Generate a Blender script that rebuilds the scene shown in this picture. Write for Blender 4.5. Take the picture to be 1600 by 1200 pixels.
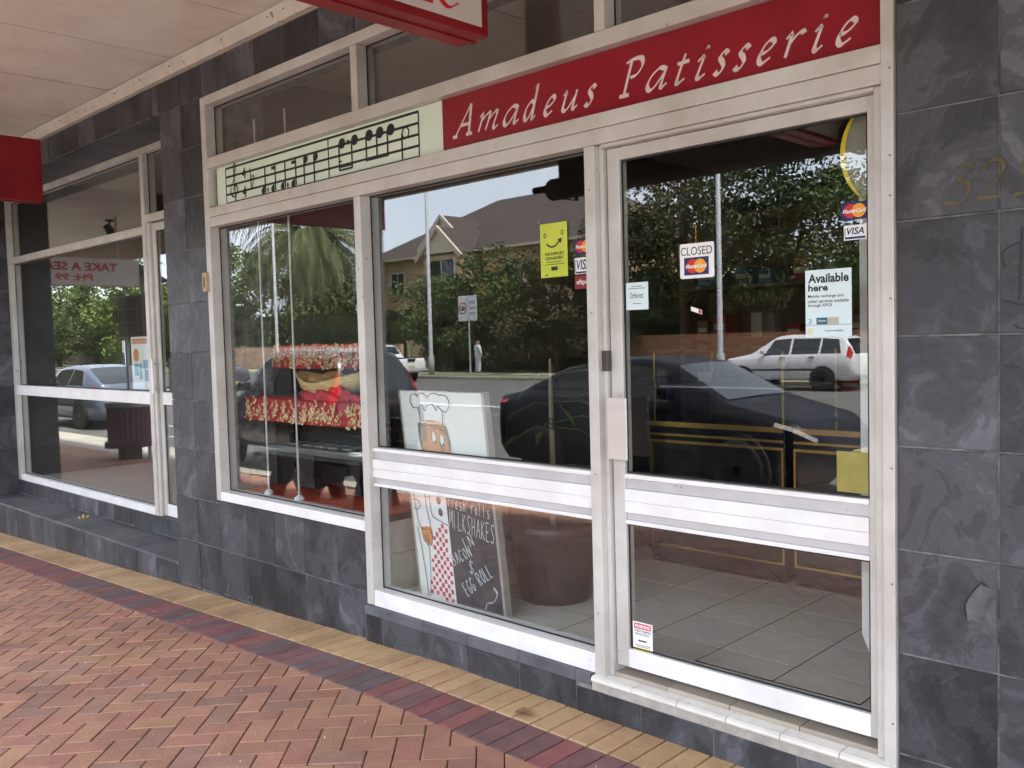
import bpy, bmesh, math, random
import numpy as np
from mathutils import Vector, Matrix, Euler

random.seed(7)
rad = math.radians
scene = bpy.context.scene
for o in list(bpy.data.objects):
    bpy.data.objects.remove(o, do_unlink=True)
C = scene.collection

# ------------------------------------------------------------------ camera
CAM_LOC = Vector((0.0, -2.8, 1.532))
YAW, PITCH, ROLL = 0.77209791, 0.05122619, -0.02677969
_f = Vector((-math.sin(YAW) * math.cos(PITCH), math.cos(YAW) * math.cos(PITCH), -math.sin(PITCH)))
_r = Vector((math.cos(YAW), math.sin(YAW), 0.0))
_u = _r.cross(_f)
_r2 = _r * math.cos(ROLL) + _u * math.sin(ROLL)
_u2 = _u * math.cos(ROLL) - _r * math.sin(ROLL)
cam_data = bpy.data.cameras.new('camera')
cam = bpy.data.objects.new('camera', cam_data)
C.objects.link(cam)
rot = Matrix((_r2, _u2, -_f)).transposed()
cam.matrix_world = Matrix.Translation(CAM_LOC) @ rot.to_4x4()
cam_data.sensor_fit = 'HORIZONTAL'
cam_data.sensor_width = 36.0
cam_data.lens = 1416.65 / 1600.0 * 36.0
cam_data.clip_start = 0.05
cam_data.clip_end = 2000.0
scene.camera = cam

# ------------------------------------------------------------------ world, sun, exposure
SUN_DIR = Vector((0.42, -0.02, 0.90)).normalized()
world = bpy.data.worlds.new('World')
scene.world = world
world.use_nodes = True
wn = world.node_tree.nodes
wl = world.node_tree.links
wn.clear()
sky = wn.new('ShaderNodeTexSky')
sky.sky_type = 'NISHITA'
sky.sun_disc = False
sky.sun_elevation = math.asin(SUN_DIR.z)
sky.sun_rotation = math.atan2(SUN_DIR.x, SUN_DIR.y)
sky.air_density = 1.0
sky.dust_density = 3.0
sky.ozone_density = 1.0
# thin even high cloud over the clear sky
tcw = wn.new('ShaderNodeTexCoord')
cln = wn.new('ShaderNodeTexNoise'); cln.inputs['Scale'].default_value = 2.2; cln.inputs['Detail'].default_value = 6.0
clr = wn.new('ShaderNodeValToRGB')
clr.color_ramp.elements[0].position = 0.30; clr.color_ramp.elements[0].color = (3.7, 4.15, 4.9, 1)
clr.color_ramp.elements[1].position = 0.75; clr.color_ramp.elements[1].color = (4.6, 4.9, 5.35, 1)
wl.new(tcw.outputs['Generated'], cln.inputs['Vector']); wl.new(cln.outputs['Fac'], clr.inputs['Fac'])
sepw = wn.new('ShaderNodeSeparateXYZ'); wl.new(tcw.outputs['Generated'], sepw.inputs[0])
hzw = wn.new('ShaderNodeMapRange'); hzw.inputs['From Min'].default_value = 0.0; hzw.inputs['From Max'].default_value = 0.7
hzw.inputs['To Min'].default_value = 1.35; hzw.inputs['To Max'].default_value = 0.9
wl.new(sepw.outputs['Z'], hzw.inputs['Value'])
vmw = wn.new('ShaderNodeVectorMath'); vmw.operation = 'SCALE'
wl.new(clr.outputs[0], vmw.inputs[0]); wl.new(hzw.outputs[0], vmw.inputs['Scale'])
mixw = wn.new('ShaderNodeMix'); mixw.data_type = 'RGBA'; mixw.inputs['Factor'].default_value = 0.86
bg = wn.new('ShaderNodeBackground')
bg.inputs['Strength'].default_value = 0.15
wo = wn.new('ShaderNodeOutputWorld')
wl.new(sky.outputs[0], mixw.inputs['A'])
wl.new(vmw.outputs[0], mixw.inputs['B'])
wl.new(mixw.outputs['Result'], bg.inputs['Color'])
wl.new(bg.outputs[0], wo.inputs['Surface'])

sun_data = bpy.data.lights.new('sun', 'SUN')
sun_data.energy = 3.4
sun_data.angle = rad(5)
sun_data.color = (1.0, 0.96, 0.9)
sun = bpy.data.objects.new('sun', sun_data)
C.objects.link(sun)
sun.rotation_euler = SUN_DIR.to_track_quat('Z', 'Y').to_euler()
sun.location = (0, -10, 30)

vs = scene.view_settings
vs.view_transform = 'Standard'
vs.look = 'None'
vs.exposure = 2.66
vs.gamma = 1.0
vs.use_curve_mapping = False
scene.cycles.transparent_max_bounces = 24
scene.cycles.max_bounces = 10
scene.cycles.diffuse_bounces = 5
scene.cycles.glossy_bounces = 5

# ------------------------------------------------------------------ materials
def lin(r, g, b):
    def f(c):
        c = c / 255.0
        return c / 12.92 if c <= 0.04045 else ((c + 0.055) / 1.055) ** 2.4
    return (f(r), f(g), f(b), 1.0)

def col4(c):
    return tuple(c) if len(c) == 4 else (c[0], c[1], c[2], 1.0)

MATS = {}
def pmat(name, c1, c2=None, scale=6.0, rough=0.6, metal=0.0, bump=0.0, bscale=None, stretch=(1, 1, 1),
         rnd=0.0, c3=None, detail=6.0, spec=0.5, dist=0.0, attr=None, speck=None, contrast=(0.35, 0.65), coat=0.0, world=False, rough2=None, huej=0.015, grime=None):
    """procedural principled material: noise between two colours, per-object value change, bump"""
    m = bpy.data.materials.new(name)
    m.use_nodes = True
    nt = m.node_tree
    N, L = nt.nodes, nt.links
    b = N['Principled BSDF']
    b.inputs['Roughness'].default_value = rough
    b.inputs['Metallic'].default_value = metal
    b.inputs['Specular IOR Level'].default_value = spec
    b.inputs['Coat Weight'].default_value = coat
    b.inputs['Coat Roughness'].default_value = 0.05
    c1 = col4(c1)
    c2 = col4(c2) if c2 else c1
    if world:
        tc = N.new('ShaderNodeNewGeometry'); vec = tc.outputs['Position']
    else:
        tc = N.new('ShaderNodeTexCoord'); vec = tc.outputs['Object']
    oi = N.new('ShaderNodeObjectInfo')
    mp = N.new('ShaderNodeMapping')
    mp.inputs['Scale'].default_value = stretch
    L.new(vec, mp.inputs['Vector'])
    if not world:
        cx = N.new('ShaderNodeCombineXYZ')
        mm = N.new('ShaderNodeMath'); mm.operation = 'MULTIPLY'; mm.inputs[1].default_value = 37.0
        L.new(oi.outputs['Random'], mm.inputs[0])
        for i in range(3):
            L.new(mm.outputs[0], cx.inputs[i])
        L.new(cx.outputs[0], mp.inputs['Location'])
    nz = N.new('ShaderNodeTexNoise')
    nz.inputs['Scale'].default_value = scale
    nz.inputs['Detail'].default_value = detail
    nz.inputs['Roughness'].default_value = 0.6
    nz.inputs['Distortion'].default_value = dist
    L.new(mp.outputs[0], nz.inputs['Vector'])
    cr = N.new('ShaderNodeValToRGB')
    cr.color_ramp.elements[0].position = contrast[0]
    cr.color_ramp.elements[1].position = contrast[1]
    cr.color_ramp.elements[0].color = c1
    cr.color_ramp.elements[1].color = c2
    if c3:
        e = cr.color_ramp.elements.new(min(1.0, contrast[1] + 0.12)); e.color = col4(c3)
    L.new(nz.outputs['Fac'], cr.inputs['Fac'])
    out = cr.outputs['Color']
    if speck:
        n2 = N.new('ShaderNodeTexNoise'); n2.inputs['Scale'].default_value = speck[0]; n2.inputs['Detail'].default_value = 2.0
        L.new(mp.outputs[0], n2.inputs['Vector'])
        mr = N.new('ShaderNodeMapRange')
        mr.inputs['From Min'].default_value = speck[1]; mr.inputs['From Max'].default_value = speck[1] + 0.06
        L.new(n2.outputs['Fac'], mr.inputs['Value'])
        mx = N.new('ShaderNodeMix'); mx.data_type = 'RGBA'
        L.new(mr.outputs[0], mx.inputs['Factor'])
        L.new(out, mx.inputs['A']); mx.inputs['B'].default_value = col4(speck[2])
        out = mx.outputs['Result']
    if rnd or attr:
        hs = N.new('ShaderNodeHueSaturation')
        mr2 = N.new('ShaderNodeMapRange')
        mr2.inputs['To Min'].default_value = 1.0 - (rnd or 0.4)
        mr2.inputs['To Max'].default_value = 1.0 + (rnd or 0.4)
        if attr:
            at = N.new('ShaderNodeAttribute'); at.attribute_name = attr
            L.new(at.outputs['Fac'], mr2.inputs['Value'])
            src = at.outputs['Fac']
        else:
            L.new(oi.outputs['Random'], mr2.inputs['Value'])
            src = oi.outputs['Random']
        L.new(mr2.outputs[0], hs.inputs['Value'])
        # small hue shift, decorrelated
        wv = N.new('ShaderNodeMath'); wv.operation = 'MULTIPLY'; wv.inputs[1].default_value = 57.3
        L.new(src, wv.inputs[0])
        fr = N.new('ShaderNodeMath'); fr.operation = 'FRACT'
        L.new(wv.outputs[0], fr.inputs[0])
        mr3 = N.new('ShaderNodeMapRange'); mr3.inputs['To Min'].default_value = 0.5 - huej; mr3.inputs['To Max'].default_value = 0.5 + huej
        L.new(fr.outputs[0], mr3.inputs['Value'])
        L.new(mr3.outputs[0], hs.inputs['Hue'])
        L.new(out, hs.inputs['Color'])
        out = hs.outputs['Color']
    if grime:
        ge = N.new('ShaderNodeNewGeometry')
        ng = N.new('ShaderNodeTexNoise'); ng.inputs['Scale'].default_value = grime[0]; ng.inputs['Detail'].default_value = 7.0; ng.inputs['Roughness'].default_value = 0.65
        L.new(ge.outputs['Position'], ng.inputs['Vector'])
        mg = N.new('ShaderNodeMapRange'); mg.inputs['From Min'].default_value = 0.42; mg.inputs['From Max'].default_value = 0.68; mg.inputs['To Max'].default_value = grime[1]
        L.new(ng.outputs['Fac'], mg.inputs['Value'])
        xg = N.new('ShaderNodeMix'); xg.data_type = 'RGBA'; xg.blend_type = 'MULTIPLY'
        L.new(mg.outputs[0], xg.inputs['Factor']); L.new(out, xg.inputs['A']); xg.inputs['B'].default_value = col4(grime[2])
        out = xg.outputs['Result']
    L.new(out, b.inputs['Base Color'])
    if rough2 is not None:
        mr4 = N.new('ShaderNodeMapRange'); mr4.inputs['To Min'].default_value = rough; mr4.inputs['To Max'].default_value = rough2
        L.new(nz.outputs['Fac'], mr4.inputs['Value']); L.new(mr4.outputs[0], b.inputs['Roughness'])
    if bump:
        nb = N.new('ShaderNodeTexNoise')
        nb.inputs['Scale'].default_value = bscale or scale * 6
        nb.inputs['Detail'].default_value = 5.0
        L.new(mp.outputs[0], nb.inputs['Vector'])
        bp = N.new('ShaderNodeBump')
        bp.inputs['Strength'].default_value = bump
        bp.inputs['Distance'].default_value = 0.01
        L.new(nb.outputs['Fac'], bp.inputs['Height'])
        L.new(bp.outputs[0], b.inputs['Normal'])
    MATS[name] = m
    return m

def glassmat(name, tint=(0.93, 0.97, 0.96), r0=0.07, gain=1.0):
    """clear shop glass: Fresnel-weighted mirror over see-through"""
    m = bpy.data.materials.new(name)
    m.use_nodes = True
    nt = m.node_tree
    N, L = nt.nodes, nt.links
    N.clear()
    out = N.new('ShaderNodeOutputMaterial')
    tr = N.new('ShaderNodeBsdfTransparent'); tr.inputs['Color'].default_value = (*tint, 1)
    gl = N.new('ShaderNodeBsdfGlossy'); gl.inputs['Roughness'].default_value = 0.0
    lw = N.new('ShaderNodeLayerWeight'); lw.inputs['Blend'].default_value = 0.5
    pw = N.new('ShaderNodeMath'); pw.operation = 'POWER'; pw.inputs[1].default_value = 5.0
    L.new(lw.outputs['Facing'], pw.inputs[0])
    mu = N.new('ShaderNodeMath'); mu.operation = 'MULTIPLY_ADD'
    mu.inputs[1].default_value = 1.0 - r0; mu.inputs[2].default_value = r0
    L.new(pw.outputs[0], mu.inputs[0])
    mx = N.new('ShaderNodeMixShader')
    L.new(mu.outputs[0], mx.inputs[0])
    L.new(tr.outputs[0], mx.inputs[1]); L.new(gl.outputs[0], mx.inputs[2])
    L.new(mx.outputs[0], out.inputs['Surface'])
    MATS[name] = m
    return m

GLASS = glassmat('shop_glass', tint=(0.965, 0.98, 0.975), r0=0.085)
CASEGLASS = glassmat('case_glass', tint=(0.97, 0.98, 0.98), r0=0.015)
CARGLASS = pmat('car_glass', (0.012, 0.016, 0.018), rough=0.03, spec=1.0)
ALU = pmat('painted_aluminium', (0.54, 0.515, 0.48), (0.63, 0.605, 0.57), scale=2.5, metal=0.15, rough=0.38, bump=0.02, bscale=60, grime=(3.5, 0.6, (0.72, 0.66, 0.6)), speck=(22, 0.72, (0.25, 0.21, 0.17)), world=True, stretch=(1, 1, 1))
ALUW = pmat('white_aluminium', (0.74, 0.73, 0.72), (0.82, 0.81, 0.80), scale=3, rough=0.38, bump=0.02, bscale=60, grime=(5, 0.35, (0.75, 0.7, 0.66)), speck=(30, 0.74, (0.35, 0.32, 0.3)), world=True)
ALUG = pmat('grey_aluminium', (0.47, 0.45, 0.46), (0.56, 0.54, 0.55), scale=4, rough=0.4, metal=0.2, speck=(30, 0.72, (0.28, 0.26, 0.25)), world=True)
RUBBER = pmat('black_rubber', (0.012, 0.012, 0.013), rough=0.7)
SLATE = pmat('slate', (0.02, 0.02, 0.025), (0.07, 0.07, 0.08), scale=4.4, rough=0.40, bump=0.5, bscale=24, rnd=0.48, huej=0.02,
             dist=0.8, rough2=0.62, detail=12, stretch=(1, 1, 0.8))
def slate_layers(m):
    """cleft slate: the colour steps where one layer has flaked off the next"""
    N = m.node_tree.nodes
    cr = [n for n in N if n.type == 'VALTORGB'][0].color_ramp
    while len(cr.elements) > 1: cr.elements.remove(cr.elements[-1])
    cr.elements[0].position = 0.30; cr.elements[0].color = (0.017, 0.017, 0.021, 1)
    for p, v in ((0.42, 0.028), (0.475, 0.036), (0.488, 0.052), (0.545, 0.045), (0.60, 0.060), (0.612, 0.084), (0.68, 0.070), (0.78, 0.13)):
        e = cr.elements.new(p); e.color = (v, v * 0.995, v * 1.14, 1)
    bn = [n for n in N if n.type == 'BUMP'][0]
    n2 = N.new('ShaderNodeBump'); n2.inputs['Strength'].default_value = 0.35; n2.inputs['Distance'].default_value = 0.004
    m.node_tree.links.new([n for n in N if n.type == 'VALTORGB'][0].outputs['Color'], n2.inputs['Height'])
    m.node_tree.links.new(bn.outputs[0], n2.inputs['Normal'])
    m.node_tree.links.new(n2.outputs[0], N['Principled BSDF'].inputs['Normal'])
slate_layers(SLATE)
def slate_scratches(m):
    N, L = m.node_tree.nodes, m.node_tree.links
    b = N['Principled BSDF']
    src = b.inputs['Base Color'].links[0].from_socket
    tc = N.new('ShaderNodeTexCoord'); mp = N.new('ShaderNodeMapping'); mp.inputs['Scale'].default_value = (2.2, 2.2, 11)
    oi = N.new('ShaderNodeObjectInfo'); mu = N.new('ShaderNodeMath'); mu.operation = 'MULTIPLY'; mu.inputs[1].default_value = 11.0
    cx = N.new('ShaderNodeCombineXYZ'); L.new(oi.outputs['Random'], mu.inputs[0])
    for i in range(3): L.new(mu.outputs[0], cx.inputs[i])
    L.new(cx.outputs[0], mp.inputs['Location'])
    ro = N.new('ShaderNodeVectorRotate'); ro.rotation_type = 'Y_AXIS'; L.new(tc.outputs['Object'], ro.inputs['Vector']); L.new(mu.outputs[0], ro.inputs['Angle'])
    L.new(ro.outputs[0], mp.inputs['Vector'])
    nz = N.new('ShaderNodeTexNoise'); nz.inputs['Distortion'].default_value = 1.2; nz.inputs['Scale'].default_value = 4.0; nz.inputs['Detail'].default_value = 8.0
    L.new(mp.outputs[0], nz.inputs['Vector'])
    mr = N.new('ShaderNodeMapRange'); mr.inputs['From Min'].default_value = 0.60; mr.inputs['From Max'].default_value = 0.80; mr.inputs['To Max'].default_value = 0.22
    L.new(nz.outputs['Fac'], mr.inputs['Value'])
    mx = N.new('ShaderNodeMix'); mx.data_type = 'RGBA'; mx.inputs['B'].default_value = (0.19, 0.185, 0.19, 1)
    L.new(mr.outputs[0], mx.inputs['Factor']); L.new(src, mx.inputs['A']); L.new(mx.outputs['Result'], b.inputs['Base Color'])
slate_scratches(SLATE)
SLATEC = pmat('slate_coping', (0.075, 0.075, 0.085), (0.12, 0.12, 0.13), scale=6, rough=0.5, bump=0.3, bscale=30, rnd=0.2)
GROUT = pmat('grout', (0.07, 0.068, 0.068), (0.22, 0.21, 0.205), scale=14, rough=0.9, bump=0.2)
SOFFIT = None
CREAM = pmat('cream_trim', (0.55, 0.49, 0.42), (0.66, 0.60, 0.52), scale=5, rough=0.55, speck=(26, 0.66, (0.22, 0.15, 0.1)), bump=0.08, bscale=30, world=True)
SIGNRED = pmat('sign_red', (0.235, 0.004, 0.012), (0.275, 0.007, 0.016), scale=3, rough=0.32, grime=(2.5, 0.5, (0.72, 0.7, 0.7)), speck=(60, 0.74, (0.25, 0.03, 0.03)), world=True)
BOXRED = pmat('box_red', (0.235, 0.004, 0.009), (0.29, 0.008, 0.013), scale=4, rough=0.45, bump=0.05, world=True, grime=(3, 0.7, (0.6, 0.55, 0.55)))
LETTER = pmat('letter_pink_white', (0.62, 0.50, 0.48), (0.70, 0.58, 0.56), scale=20, rough=0.5, world=True)
STAVEG = pmat('stave_panel', (0.66, 0.75, 0.62), (0.72, 0.80, 0.67), scale=3, rough=0.35, speck=(50, 0.75, (0.4, 0.42, 0.34)), world=True)
INK = pmat('black_ink', (0.012, 0.012, 0.014), rough=0.5)
WHITE = pmat('white_print', (0.80, 0.80, 0.80), rough=0.5)
PAPER = pmat('pale_paper', (0.62, 0.74, 0.76), (0.66, 0.78, 0.79), scale=5, rough=0.6)
GOLD = pmat('gold_brass', (0.55, 0.36, 0.09), (0.65, 0.45, 0.14), scale=12, rough=0.25, metal=1.0)
DARKBRASS = pmat('aged_brass', (0.10, 0.08, 0.035), (0.16, 0.125, 0.06), scale=30, rough=0.4, metal=0.8)
RED = pmat('print_red', (0.55, 0.02, 0.02), rough=0.5)
ORANGE = pmat('print_orange', (0.80, 0.33, 0.03), rough=0.5)
NAVY = pmat('print_navy', (0.018, 0.015, 0.09), rough=0.5)
YELLOW = pmat('print_yellow', (0.80, 0.62, 0.03), rough=0.5)
LIME = pmat('print_lime', (0.46, 0.53, 0.03), (0.53, 0.59, 0.05), scale=8, rough=0.4)
BLACKGLOSS = pmat('black_gloss', (0.010, 0.010, 0.012), rough=0.12, spec=0.6)

# ------------------------------------------------------------------ mesh helpers
class MB:
    def __init__(s):
        s.v = []; s.f = []; s.mi = []; s.cur = 0; s.sm = []
        s.smooth = False
    def add(s, vs, fs, mi=None):
        n = len(s.v)
        s.v += [tuple(p) for p in vs]
        for f in fs:
            s.f.append([n + i for i in f]); s.mi.append(s.cur if mi is None else mi); s.sm.append(s.smooth)
        return s
    def box(s, x0, x1, y0, y1, z0, z1, mi=None):
        if x1 < x0: x0, x1 = x1, x0
        if y1 < y0: y0, y1 = y1, y0
        if z1 < z0: z0, z1 = z1, z0
        vs = [(x0, y0, z0), (x1, y0, z0), (x1, y1, z0), (x0, y1, z0), (x0, y0, z1), (x1, y0, z1), (x1, y1, z1), (x0, y1, z1)]
        return s.add(vs, [(0, 3, 2, 1), (4, 5, 6, 7), (0, 1, 5, 4), (1, 2, 6, 5), (2, 3, 7, 6), (3, 0, 4, 7)], mi)
    def quad(s, a, b, c, d, mi=None):
        return s.add([a, b, c, d], [(0, 1, 2, 3)], mi)
    def tube(s, pts, r, n=8, cap=True, mi=None):
        pts = [Vector(p) for p in pts]
        rs = r if isinstance(r, (list, tuple)) else [r] * len(pts)
        vs = []; fs = []
        prev = None
        for i, p in enumerate(pts):
            d = (pts[min(i + 1, len(pts) - 1)] - pts[max(i - 1, 0)])
            d = d.normalized() if d.length > 1e-9 else Vector((0, 0, 1))
            if prev is None:
                a = d.orthogonal().normalized()
            else:
                a = prev - d * prev.dot(d)
                a = a.normalized() if a.length > 1e-6 else d.orthogonal().normalized()
            prev = a
            b = d.cross(a)
            for k in range(n):
                t = 2 * math.pi * k / n
                vs.append(p + (a * math.cos(t) + b * math.sin(t)) * rs[i])
        for i in range(len(pts) - 1):
            for k in range(n):
                fs.append((i * n + k, i * n + (k + 1) % n, (i + 1) * n + (k + 1) % n, (i + 1) * n + k))
        if cap:
            fs.append(tuple(range(n))[::-1]); fs.append(tuple(range((len(pts) - 1) * n, len(pts) * n)))
        return s.add(vs, fs, mi)
    def lathe(s, prof, c=(0, 0, 0), axis='z', n=20, mi=None, close=True):
        vs = []; fs = []
        for (r, h) in prof:
            for k in range(n):
                t = 2 * math.pi * k / n
                a, b = r * math.cos(t), r * math.sin(t)
                p = (a, b, h) if axis == 'z' else ((a, h, b) if axis == 'y' else (h, a, b))
                vs.append((p[0] + c[0], p[1] + c[1], p[2] + c[2]))
        for i in range(len(prof) - 1):
            for k in range(n):
                fs.append((i * n + k, i * n + (k + 1) % n, (i + 1) * n + (k + 1) % n, (i + 1) * n + k))
        if close:
            fs.append(tuple(range(n))[::-1]); fs.append(tuple(range((len(prof) - 1) * n, len(prof) * n)))
        return s.add(vs, fs, mi)
    def prism(s, poly, y0, y1, mi=None):
        """polygon of (x,z) extruded along y"""
        n = len(poly)
        vs = [(p[0], y0, p[1]) for p in poly] + [(p[0], y1, p[1]) for p in poly]
        fs = [tuple(range(n)), tuple(range(2 * n - 1, n - 1, -1))] + [(i, i + n, (i + 1) % n + n, (i + 1) % n) for i in range(n)]
        return s.add(vs, fs, mi)
    def chamfer_box(s, x0, x1, y0, y1, z0, z1, c=0.004, face='z', mi=None):
        """box with a chamfered outer face; face 'z' = top, 'y' = front (towards -y)"""
        if face == 'z':
            vs = [(x0, y0, z0), (x1, y0, z0), (x1, y1, z0), (x0, y1, z0), (x0, y0, z1 - c), (x1, y0, z1 - c), (x1, y1, z1 - c), (x0, y1, z1 - c),
                  (x0 + c, y0 + c, z1), (x1 - c, y0 + c, z1), (x1 - c, y1 - c, z1), (x0 + c, y1 - c, z1)]
            fs = [(0, 1, 5, 4), (1, 2, 6, 5), (2, 3, 7, 6), (3, 0, 4, 7), (4, 5, 9, 8), (5, 6, 10, 9), (6, 7, 11, 10), (7, 4, 8, 11), (8, 9, 10, 11)]
        else:
            vs = [(x0, y1, z0), (x1, y1, z0), (x1, y1, z1), (x0, y1, z1), (x0, y0 + c, z0), (x1, y0 + c, z0), (x1, y0 + c, z1), (x0, y0 + c, z1),
                  (x0 + c, y0, z0 + c), (x1 - c, y0, z0 + c), (x1 - c, y0, z1 - c), (x0 + c, y0, z1 - c)]
            fs = [(0, 1, 5, 4), (1, 2, 6, 5), (2, 3, 7, 6), (3, 0, 4, 7), (4, 5, 9, 8), (5, 6, 10, 9), (6, 7, 11, 10), (7, 4, 8, 11), (8, 9, 10, 11)]
        return s.add(vs, fs, mi)
    def mesh(s, name, mats, off=(0, 0, 0)):
        me = bpy.data.meshes.new(name)
        ox, oy, oz = off
        me.from_pydata([(x - ox, y - oy, z - oz) for x, y, z in s.v], [], s.f)
        mats = mats if isinstance(mats, (list, tuple)) else [mats]
        for m in mats:
            me.materials.append(m)
        me.polygons.foreach_set('material_index', s.mi)
        me.polygons.foreach_set('use_smooth', s.sm)
        me.update()
        return me
    def build(s, name, mats, parent=None, origin=None):
        """link as one mesh object; vertices are in world space unless the parent stands elsewhere"""
        off = wloc(parent) if parent is not None else (origin or (0, 0, 0))
        o = bpy.data.objects.new(name, s.mesh(name, mats, off))
        C.objects.link(o)
        if parent is not None:
            o.parent = parent
        elif origin:
            o.location = origin
        return o

def wloc(o):
    p = Vector((0, 0, 0))
    while o is not None:
        p += o.location
        o = o.parent
    return tuple(p)

def tag(o, label=None, cat=None, group=None, kind=None):
    if label: o['label'] = label
    if cat: o['category'] = cat
    if group: o['group'] = group
    if kind: o['kind'] = kind
    return o

def thing(name, label, cat, loc=(0, 0, 0), group=None, kind=None):
    o = bpy.data.objects.new(name, None)
    o.empty_display_size = 0.1
    C.objects.link(o)
    o.location = loc
    return tag(o, label, cat, group, kind)

def part(name, mat, parent, *boxes):
    m = MB()
    for b in boxes:
        m.box(*b)
    return m.build(name, mat, parent)

def bevel(o, w=0.003, seg=2):
    md = o.modifiers.new('bevel', 'BEVEL')
    md.width = w; md.segments = seg; md.limit_method = 'ANGLE'
    return o

def copy_tree(o, parent=None):
    c = o.copy(); C.objects.link(c)
    if parent is not None:
        c.parent = parent
    for ch in list(o.children):
        copy_tree(ch, c)
    return c

# ---- text
_tc = {}
def text_geo(s, bold=0.0, shear=0.0):
    key = (s, bold, shear)
    if key not in _tc:
        cu = bpy.data.curves.new('txt', 'FONT')
        cu.body = s; cu.offset = bold; cu.shear = shear; cu.resolution_u = 3
        o = bpy.data.objects.new('txt', cu)
        C.objects.link(o)
        bpy.context.view_layer.update()
        me = bpy.data.meshes.new_from_object(o.evaluated_get(bpy.context.evaluated_depsgraph_get()))
        vs = [tuple(v.co) for v in me.vertices]
        fs = [tuple(p.vertices) for p in me.polygons]
        bpy.data.objects.remove(o); bpy.data.curves.remove(cu); bpy.data.meshes.remove(me)
        _tc[key] = (vs, fs)
    return _tc[key]

def text_xz(mb, s, x0, x1, z0, z1, y, bold=0.0, shear=0.0, mi=None, keep=False, M=None):
    """fit text in an x-z rectangle facing -y (M: optional map of (u,w)->3d point)"""
    vs, fs = text_geo(s, bold, shear)
    xs = [v[0] for v in vs]; ys = [v[1] for v in vs]
    a0, a1, b0, b1 = min(xs), max(xs), min(ys), max(ys)
    sx = (x1 - x0) / max(1e-6, a1 - a0); sy = (z1 - z0) / max(1e-6, b1 - b0)
    if keep:
        sx = sy = min(sx, sy)
    out = []
    for v in vs:
        u = x0 + (v[0] - a0) * sx; w = z0 + (v[1] - b0) * sy
        out.append(M(u, w) if M else (u, y, w))
    mb.add(out, fs, mi)

def smooth_path(pts, n=6):
    if len(pts) < 3:
        return [tuple(p) for p in pts]
    P = [pts[0]] + list(pts) + [pts[-1]]
    out = []
    for i in range(1, len(P) - 2):
        p0, p1, p2, p3 = P[i - 1], P[i], P[i + 1], P[i + 2]
        for k in range(n):
            t = k / n
            q = []
            for d in range(len(p1)):
                q.append(0.5 * ((2 * p1[d]) + (-p0[d] + p2[d]) * t + (2 * p0[d] - 5 * p1[d] + 4 * p2[d] - p3[d]) * t * t + (-p0[d] + 3 * p1[d] - 3 * p2[d] + p3[d]) * t ** 3))
            out.append(tuple(q))
    out.append(tuple(pts[-1]))
    return out

_eps = [0]
def pen(mb, pts, w, thin=0.3, ang=40.0, mp=None, smooth=True, mi=None, n=6):
    """broad-nib stroke as a flat ribbon; mp maps (x, z, lift) to a 3d point"""
    P = smooth_path(pts, n) if smooth else [tuple(p) for p in pts]
    nx, nz = math.cos(rad(ang)), math.sin(rad(ang))
    L = []; R = []
    for i, p in enumerate(P):
        a = P[max(0, i - 1)]; b = P[min(len(P) - 1, i + 1)]
        dx, dz = b[0] - a[0], b[1] - a[1]
        l = math.hypot(dx, dz) or 1.0
        px, pz = -dz / l, dx / l
        hw = max(thin, abs(px * nx + pz * nz)) * w * 0.5
        L.append((p[0] + px * hw, p[1] + pz * hw)); R.append((p[0] - px * hw, p[1] - pz * hw))
    _eps[0] = (_eps[0] + 1) % 12
    lift = 0.00006 * _eps[0]
    vs = [mp(q[0], q[1], lift) for q in L] + [mp(q[0], q[1], lift) for q in R]
    k = len(P)
    mb.add(vs, [(i, i + 1, k + i + 1, k + i) for i in range(k - 1)], mi)

def disc(mb, cx, cz, rx, rz, y, mi=None, n=20, M=None):
    vs = []
    for k in range(n):
        t = 2 * math.pi * k / n
        u, w = cx + rx * math.cos(t), cz + rz * math.sin(t)
        vs.append(M(u, w) if M else (u, y, w))
    mb.add(vs, [tuple(range(n))], mi)

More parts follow.
